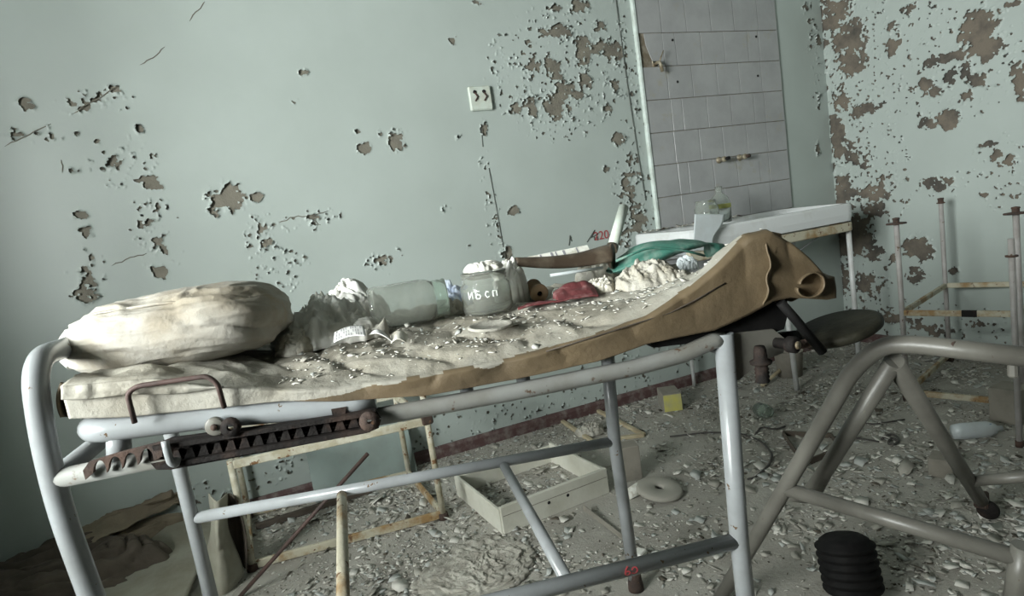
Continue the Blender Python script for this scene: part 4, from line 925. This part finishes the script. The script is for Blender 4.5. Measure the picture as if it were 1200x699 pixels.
# ------------------------------------------------------------------ grey trolley frame at the right
E_ = np.array([math.cos(math.radians(107)), math.sin(math.radians(107)), 0]); NN = np.array([E_[1], -E_[0], 0])
PT = onz(1040, 412, .62)
def tp(px, py, o=0): return onpl(px, py, PT+NN*o, NN)
t = thing('trolley_frame', 'grey tubular trolley frame with a bent arch leg in the right foreground', 'trolley', onz(845, 699))
part(MB().tube([tp(838, 712), tp(920, 572), tp(1000, 432), tp(1035, 404), tp(1075, 404), tp(1230, 422)], .0148, 18, .07), 'arch_tube', 'greyen', t)
part(MB().tube([tp(922, 574), tp(1195, 655)], .0135, 16), 'low_rail', 'greyen', t)
part(MB().tube([tp(1200, 640), tp(1188, 712)], .0155, 16), 'leg', 'greyen', t)
ap = dep(1047, 424, 1.02); cs = onz(1150, 588, .045)
part(MB().tube([ap+(ap-cs)*.0, cs], .0165, 16), 'stay_leg', 'greyen', t)
part(MB().tube([ap, dep(962, 560, 1.26), dep(950, 582, 1.30), dep(925, 578, 1.31)], [.0150, .0172, .0178], 16, .03), 'stay_leg', 'greyen', t)
fr = (cs-ap); mid = onpl(1133, 541, ap, np.cross(fr, np.cross(fr, CF))); part(MB().tube([ap+fr*.80, dep(1215, 558, 1.30)], .0125, 14), 'stay_rail', 'greyen', t)
part(MB().box(cs+(0, 0, .005), (.03, .03, .04), rz(.4), bev=.004), 'caster_fork', 'rust', t)
part(MB().lathe([(0, -.008), (.022, -.008), (.024, -.004), (.024, .004), (.022, .008), (0, .008)], 22, (cs[0]+.005, cs[1]-.012, .025), axes((1, .4, 0))), 'caster_wheel', 'darkmetal', t)
part(MB().box(tp(1187, 432, .0), (.012, .012, .028), rz(math.radians(107)), bev=.003), 'bracket_lug', 'greyen', t)
part(MB().lathe([(0, 0), (.007, 0), (.007, .004), (0, .004)], 12, tp(1103, 405, .0)+(0, -.018, .002), axes((0, -1, 0))), 'rust_scar', 'rust', t)
# black ribbed rubber bellows
bc = onz(1003, 706, .0); t = thing('rubber_bellows', 'black ribbed rubber bellows lying on the floor in the right foreground', 'bellows', bc)
R = axes((.10, .24, 1)); pr = [(0, 0), (.02, 0), (.028, .012), (.045, .018)]
for k in range(6): z_ = .020+k*.0175; pr += [(.057, z_), (.0605, z_+.0055), (.0605, z_+.009), (.052, z_+.0135)]
pr += [(.050, .127), (.040, .134), (0, .137)]
part(MB().lathe(pr, 48, bc+(0, -.0, .006), R), 'bellows_body', 'black', t)

# ------------------------------------------------------------------ cream frame behind the gurney
t = thing('cream_table_frame', 'low flaking cream table frame standing behind the gurney, left of the drawer', 'frame', onz(400, 620))
A1, A2, A3, A4 = onz(297, 668), onz(520, 608), onz(480, 560), onz(275, 605)
A4 = A1+(A3-A2)
for P, h_ in ((A1, .35), (A2, .46), (A3, .42), (A4, .40)):
    part(MB().tube([up(P, .0), up(P, h_)], [.0105, .0095, .0105, .010], 12), 'leg', 'cream', t)
    part(MB().lathe([(0, 0), (.018, 0), (.016, .02), (0, .022)], 10, up(P, 0)), 'rusty_foot', 'rust', t)
for a_, b_, z_ in ((A1, A2, .335), (A4, A3, .335), (A1, A4, .335), (A2, A3, .335), (A1, A2, .016), (A2, A3, .016), (A4, A3, .016), (A1, A4, .016)):
    d = b_-a_; part(MB().box(up((a_+b_)/2, z_), (np.linalg.norm(d), .012, .026), rz(math.atan2(d[1], d[0])), bev=.002), 'frame_bar', 'cream' if z_ > .1 else 'rustcream', t)
part(MB().box(up(A2, .34), (.035, .03, .03), bev=.004), 'rusty_joint', 'rust', t)
# dark batten near the wall
a = onz(300, 618, .012); b = onz(435, 574, .012); t = thing('dark_batten', 'long dark batten on the floor below the leaning grey panel', 'batten', (a+b)/2-(0, 0, .012))
d = b-a; part(MB().box((a+b)/2, (np.linalg.norm(d), .02, .02), rz(math.atan2(d[1], d[0])), bev=.002), 'batten_body', 'darkcanvas', t)
# grey panel leaning against the wall
a = onz(366, 592); b = onz(484, 562); a[1] = min(a[1], 2.27); b[1] = 2.27; a[0] = .005; b[0] = .395
t = thing('leaning_panel', 'grey-green panel leaning against the back wall under the gurney', 'panel', (a+b)/2)
R = rotm((1, 0, 0), math.radians(-16))
part(MB().box(((a+b)/2+np.array([0, .045, .115])), (.39, .012, .235), R, bev=.002), 'panel_board', 'panel', t)
# rusty rod leaning in the foreground
a = onz(278, 703, 0.0); b = dep(431, 532, 1.72); pl_ = onpl(431, 532, a, (.2, .97, 0)); t = thing('rusty_rod', 'thin rusty rod leaning diagonally against the far low rail of the gurney', 'rod', a)
part(MB().tube([a, pl_], .0058, 10), 'rod_shaft', 'rod', t)

# ------------------------------------------------------------------ drawer and floor things
def quadbox(t, name, m, a, b, h_, th, z0_=0.0, **k):
    a = np.array(a); b = np.array(b); d = b-a; L_ = np.linalg.norm(d[:2]); return part(MB().box(up((a+b)/2, z0_+h_/2), (L_, th, h_), rz(math.atan2(d[1], d[0])), bev=.0015), name, m, t, **k)
D1, D2, D3 = onz(590, 626), onz(713, 577), onz(537, 580); D3 = D1+(D3-D1)*1.0; D4 = D2+(D3-D1)
hD = .085
t = thing('drawer', 'white wooden drawer without its bottom lying on the rubble', 'drawer', (D1+D4)/2)
quadbox(t, 'front_board', 'box', D1, D2, hD, .014); quadbox(t, 'side_board', 'box', D1, D3, hD-.008, .010); quadbox(t, 'side_board', 'box', D2, D4, hD-.008, .010); quadbox(t, 'back_board', 'box', D3, D4, hD-.02, .010)
dd = (D2-D1)/np.linalg.norm(D2-D1); nrm = np.array([dd[1], -dd[0], 0])
for f_ in (.42, .60): part(MB().lathe([(0, 0), (.006, 0), (.004, .002), (0, .001)], 10, D1+(D2-D1)*f_+nrm*.0065+(0, 0, .045), axes(nrm)), 'knob_hole', 'hole', t)
part(MB().box(D1+(D2-D1)*.5+nrm*.0073+(0, 0, .056), (np.linalg.norm(D2-D1)*.98, .0008, .0018), rz(math.atan2(dd[1], dd[0]))), 'board_joint', 'greycard', t)

def simplebox(name, label, cat, q, size, rot, m, face=None, facem=None):
    P = onz(*q); t = thing(name, label, cat, P); R = rz(rot)
    part(MB().box(P+(0, 0, size[2]/2), size, R, bev=.002), 'box_body', m, t)
    if face: part(MB().box(P+(0, 0, size[2]/2)+R@np.array([0, -size[1]/2-.0006, 0]), (size[0]*.94, .0012, size[2]*.9), R), 'box_front', facem, t)
    return t
simplebox('carton', 'small open carton with a yellow front on the floor near the back wall', 'carton', (786, 478), (.082, .12, .082), -.42, 'greycard', True, 'yellow')
tb = simplebox('carton', 'dusty beige carton standing on end right of the drawer', 'carton', (738, 560), (.075, .06, .12), -.3, 'greycard')
simplebox('carton', 'dark grey carton behind the thin pole at the right edge', 'carton', (1186, 492), (.10, .09, .12), .1, 'greycard')
simplebox('wooden_block', 'small grey block behind the trolley stay leg', 'block', (1105, 555), (.07, .06, .055), .4, 'greycard')
# jug
P = onz(1145, 512); t = thing('plastic_bottle', 'flattened pale plastic bottle with blue marks lying on the rubble', 'bottle', P)
R = rz(-.55); part(MB().lathe([(0, -.075), (.024, -.072), (.028, -.05), (.028, .03), (.018, .055), (.010, .06), (.010, .075), (0, .076)], 22, P+(0, 0, .022), R@axes((1, 0, 0))@np.diag([.8, 1, 1])), 'bottle_body', 'plastic', t)
for dx in (-.02, .03): part(MB().box(P+R@np.array([dx, -.006, .044]), (.016, .014, .001), R), 'blue_mark', 'bluemark', t)
# disc-shaped weight and roll
P = onz(773, 580); t = thing('flat_ring', 'flat grey ring with a small centre hole right of the drawer', 'ring', P)
part(MB().lathe([(.013, .013), (.016, .016), (.066, .016), (.073, .012), (.074, .004), (.070, .0), (.013, 0), (.013, .013)], 36, P+(0, 0, .012), axes((.10, -.12, 1))), 'ring_body', 'greycardlight' if 'greycardlight' in M else 'chipg', t)
a = onz(736, 580, .018); b = onz(760, 566, .018); t = thing('plaster_roll', 'rough whitish roll between the beige carton and the flat ring', 'roll', (a+b)/2-(0, 0, .018))
part(MB().lathe([(0, 0), (.013, 0), (.013, .003), (0, .003)], 16, onz(773, 580)+(0, 0, .013)), 'centre_hole', 'hole', bpy.data.objects['flat_ring']); part(MB().tube([a, (a+b)/2, b], [.016, .019, .017], 14), 'roll_body', 'card', t); part(MB().lathe([(0, 0), (.006, 0), (.006, .001), (0, .001)], 10, b, axes(b-a)), 'roll_hollow', 'hole', t)
# tray frame
c4 = [onz(918, 512), onz(975, 515), onz(985, 530), onz(942, 548)]
t = thing('shallow_tray', 'small shallow dark-edged tray full of dust seen behind the trolley arch', 'tray', c4[0])
for i in range(4): quadbox(t, 'tray_side', 'darkcanvas', c4[i], c4[(i+1) % 4], .022, .006)
part(MB().prism([up(p, .001) for p in c4], (0, 0, .003)), 'tray_floor', 'floor', t)
# pine frame near wall
F1, F2, F3, F4 = onz(655, 493), onz(695, 520), onz(755, 512), onz(700, 483)
t = thing('pine_frame', 'thin pine frame flat on the rubble by the back wall, behind the drawer', 'frame', F1)
for i, (a_, b_) in enumerate(((F1, F2), (F2, F3), (F3, F4), (F4, F1))): quadbox(t, 'frame_stick', 'wooden', a_, b_, .014, .018)
crumple('dusty_wad', onz(692, 508), .06, .05, .05, 0, 81, 'greyrag', 'dusty grey wad sitting in the pine frame', 'rag', freq=6, style='crease', ridge=.7)
# small bottle on the floor
P = onz(896, 490); t = thing('glass_jar', 'small greenish jar tipped on the floor left of the shallow tray', 'jar', P)
part(MB().lathe([(0, 0), (.026, 0), (.028, .006), (.028, .05), (.02, .062), (.02, .072), (.018, .072), (.018, .06), (.026, .05), (.026, .006), (0, .003)], 26, P+(0, .03, .029), axes((-.15, -1, .1))), 'jar_body', 'glassg', t)
# wires
def wire(pts, label, r_=.0035, m='wire', z_=.006):
    W = [onz(*q, z_) for q in pts]; t = thing('electric_cable', label, 'cable', W[0]-(0, 0, z_)); part(MB().tube(W, r_, 8, .03), 'cable_body', m, t)
wire([(785, 512), (830, 507), (868, 508), (892, 517), (905, 532), (902, 545), (885, 560), (876, 562)], 'dark cable curving over the rubble left of the trolley arch')
wire([(885, 510), (892, 500), (908, 504), (920, 500)], 'short curl of dark cable beside the small greenish jar')
wire([(1005, 494), (1022, 498), (1060, 492)], 'thin straight cable on the floor right of the trolley arch', .003)
wire([(965, 512), (1000, 513), (1030, 518)], 'thin cable passing under the parallel trolley stay', .003)
wire([(1033, 515), (1045, 508), (1055, 515), (1048, 522), (1040, 520), (1045, 513), (1053, 518)], 'small coil of dark cable on the rubble right of the trolley arch', .004)
# bent strip of veneer
n = 24; G2 = np.zeros((n, 6, 3))
for i in range(n):
    u_ = i/(n-1)
    for j in range(6): G2[i, j] = onz(683+80*u_, 598+60*u_-j*1.3, .004+.014*math.exp(-u_*9)+.002*j*(1-u_))
t = thing('veneer_strip', 'thin lifted strip of lino below the drawer, behind the gurney leg', 'strip', onz(720, 625)); part(MB().grid(G2), 'strip_body', 'greycard', t, solid=.0015, fixn=False)
P = onz(750, 655); t = thing('white_slab_piece', 'small white slab piece just above the red-marked rail', 'slab', P); part(MB().box(P+(0, 0, .012), (.035, .028, .02), rz(.5), bev=.003), 'slab_body', 'card', t)
# crumpled grey rag on the floor
crumple('crumpled_grey_rag', onz(560, 668), .17, .135, .022, .35, 91, 'greyrag', 'large crumpled grey rag flat on the floor left of the slanted cross bar', 'rag', freq=9, ridge=.9, flat=.3, n=110, k=220, style='crease')

# ------------------------------------------------------------------ lower left: boards and oilcloth
def slab(name, label, cat, q4, m, th=.012, z_=(.0, .0, .0, .0), nn2=26, wave=.01, seed=1, partname='sheet_body', solid=.003):
    P4 = [onz(a_[0], a_[1], zz) for a_, zz in zip(q4, z_)]; G_ = np.zeros((nn2, nn2, 3))
    for i in range(nn2):
        for j in range(nn2):
            u_, q = i/(nn2-1), j/(nn2-1); p = (P4[0]*(1-u_)+P4[1]*u_)*(1-q)+(P4[3]*(1-u_)+P4[2]*u_)*q
            G_[i, j] = p+np.array([0, 0, .004+wave*ridged(u_*2.3+q, q*2+u_, seed, 3)])
    t = thing(name, label, cat, up(sum(P4)/4, 0)); part(MB().grid(G_), partname, m, t, solid=solid, fixn=False); return t
slab('warped_board', 'pale dusty warped board lying flat at the lower left, under the gurney', 'board', [(60, 735), (205, 735), (262, 605), (205, 612)], 'board', z_=(.02, .02, .03, .05), wave=.004, seed=4, partname='board_sheet', solid=.006)
slab('brown_oilcloth', 'brown oilcloth fold catching light at the lower left, above the pale board', 'oilcloth', [(20, 655), (100, 655), (222, 590), (200, 588)], 'canvas', z_=(.04, .06, .10, .14), wave=.05, seed=7, partname='cloth_body')
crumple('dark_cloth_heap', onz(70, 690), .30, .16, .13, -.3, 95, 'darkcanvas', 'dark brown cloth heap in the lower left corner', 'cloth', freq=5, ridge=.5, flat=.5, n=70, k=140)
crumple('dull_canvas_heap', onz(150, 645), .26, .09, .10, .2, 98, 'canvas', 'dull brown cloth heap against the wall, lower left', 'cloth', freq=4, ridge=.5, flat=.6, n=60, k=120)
# upright twisted canvas
n, m = 50, 20; G2 = np.zeros((n, m, 3)); bA = onz(262, 695)
for i in range(n):
    q = i/(n-1); cxp = 262-14*math.sin(q*2.6)+18*q*(1-q)*2; cyp = 700-115*q; w_ = 26*(1-.55*q)*(1+.25*math.sin(q*7))
    for j in range(m):
        u_ = j/(m-1)-.5; P = onpl(cxp+w_*u_*1.6, cyp-6*abs(u_), bA+np.array([0, .02, 0]), (.25, .97, 0)); G2[i, j] = P+np.array([.0, -.05*math.cos(u_*5)*(1-.5*q)+.015*ridged(q*3, u_*3, 6, 2), 0])
t = thing('twisted_canvas', 'stiff twisted canvas piece standing up behind the thin gurney leg', 'canvas', bA); part(MB().grid(G2), 'canvas_body', 'board', t, solid=.003, fixn=False)
n, m = 40, 16; G2 = np.zeros((n, m, 3))
for i in range(n):
    q = i/(n-1)
    for j in range(m):
        u_ = j/(m-1)-.5; cxp = 275+6*math.sin(q*3)-8*q; P = onpl(cxp+(20-8*q)*u_*1.4, 665-82*q, bA+np.array([0, .07, 0]), (.25, .97, 0)); G2[i, j] = P+np.array([0, .03*math.cos(u_*4), 0])
part(MB().grid(G2), 'inner_fold', 'darkcanvas', t, solid=.003, fixn=False)

# ------------------------------------------------------------------ wall scribbles
V, F = text_mesh('220\u1d65', .055)
P = ony(707, 276, WY-.0035); part_ = MB().add([(P[0]+v[0], P[1]-.001+v[2], P[2]+v[1]) for v in V], F); part_.build('red_number', 'redpaint', wall_back)
mb = MB(); 
for q in ([(688, 284), (697, 270), (693, 279), (701, 274)], [(696, 277), (697, 282)], [(700, 277), (700.5, 282)], [(667, 288), (668, 276), (670, 283)]):
    mb.tube([ony(*p, WY-.004) for p in q], .0022, 6)
mb.build('dark_scribble', 'darkmark', wall_back)

# ------------------------------------------------------------------ rubble
r = np.random.default_rng(12)
def floor_pts(n, lo, hi, seed, clump=1.5):
    rr2 = np.random.default_rng(seed); out = []
    while len(out) < n:
        x_ = rr2.uniform(-.9, WX-.02, 4000); y_ = rr2.uniform(lo, hi, 4000)
        dn = fbm(x_*2.2, y_*2.2, seed, 3)*.55+fbm(x_*9, y_*9, seed+3, 2)*.45; wallb = .30*np.exp(-(WY-y_)/.18)+.14*np.exp(-(WX-x_)/.3)
        ok = rr2.uniform(0, 1, 4000) < np.clip((dn-.38)*clump*2+wallb, .03, 1)
        ok &= ~((x_ < -.25) & (y_ < 2.05))
        out += list(zip(x_[ok], y_[ok]))
    return np.array(out[:n])
P = floor_pts(17000, .35, WY-.02, 31); P = np.column_stack([P, np.zeros(len(P))])
chips('paint_flake_litter', P, np.clip(r.lognormal(math.log(.0080), .62, len(P)), .003, .028), ['chipm', 'chipw', 'chipg', 'chipb'], [.20, .36, .36, .08], label='loose paint flakes and plaster crumbs littering the whole floor', cat='rubble', seed=21)
P = floor_pts(16000, .35, WY-.02, 37, 1.1); P = np.column_stack([P, np.zeros(len(P))])
chips('grit_litter', P, r.uniform(.002, .006, len(P)), ['chipw', 'chipg', 'chipb'], [.35, .40, .25], label='fine pale and dark grit between the paint flakes on the floor', cat='grit', seed=22, maxtilt=.9)
# heaps of coarser broken plaster: at the wall behind the drawer, round the rag and behind the trolley
Q = []
for (qx, qy), sx, sy, n in (((600, 505), .30, .06, 420), ((700, 475), .35, .05, 300), ((430, 590), .16, .10, 130), ((520, 660), .16, .10, 150), ((620, 560), .14, .12, 130), ((890, 540), .16, .12, 200), ((1060, 540), .22, .16, 200), ((1010, 440), .4, .12, 220), ((1150, 620), .18, .14, 130), ((900, 640), .2, .14, 110), ((830, 470), .2, .12, 90)):
    c = onz(qx, qy); q_ = np.stack([c[0]+r.normal(0, sx, n), c[1]+r.normal(0, sy, n), np.zeros(n)], 1); Q.append(q_)
Q = np.concatenate(Q); Q = Q[(Q[:, 1] < WY-.035) & (Q[:, 0] < WX-.04) & (Q[:, 1] > .4)]
chips('plaster_rubble', Q, np.clip(r.lognormal(math.log(.017), .4, len(Q)), .008, .042), ['chipw', 'chipg', 'chipm'], [.38, .40, .22], label='coarse curled plaster and paint pieces heaped by the wall and around the drawer', cat='rubble', seed=29, maxtilt=.8)
FL = [((352, 622), 'between the left cream frame leg and the rusty cross bar'), ((447, 601), 'just right of the rusty rod below the far low rail'), ((497, 592), 'left of the rusty right foot of the cream frame'),
 ((640, 535), 'inside the white drawer near its back board'), ((662, 612), 'in front of the right half of the white drawer'), ((815, 560), 'on bare floor right of the flat grey ring'), ((860, 505), 'left of the dark cable on the open floor'),
 ((985, 470), 'on open floor above the shallow tray'), ((1010, 590), 'just above the low rail of the grey trolley'), ((1075, 570), 'between the two slanting stays of the trolley'), ((925, 640), 'left of the black rubber bellows'), ((1085, 690), 'right of the black rubber bellows'),
 ((1120, 450), 'between the table frame and the right wall'), ((820, 610), 'right of the gurney leg marked in red')]
for k, (q, lab) in enumerate(FL):
    b = onz(*q); chips('plaster_flake', np.array([[b[0], b[1], 0]]), np.array([.030+.004*(k % 3)]), ['chipm' if k % 2 else 'chipw'], [1.0], kind=None, label=('mint' if k % 2 else 'whitish')+' curled flake lying '+lab, cat='flake', group='large paint flakes on the floor', seed=50+k, base=(b[0], b[1], 0), lift=.002)
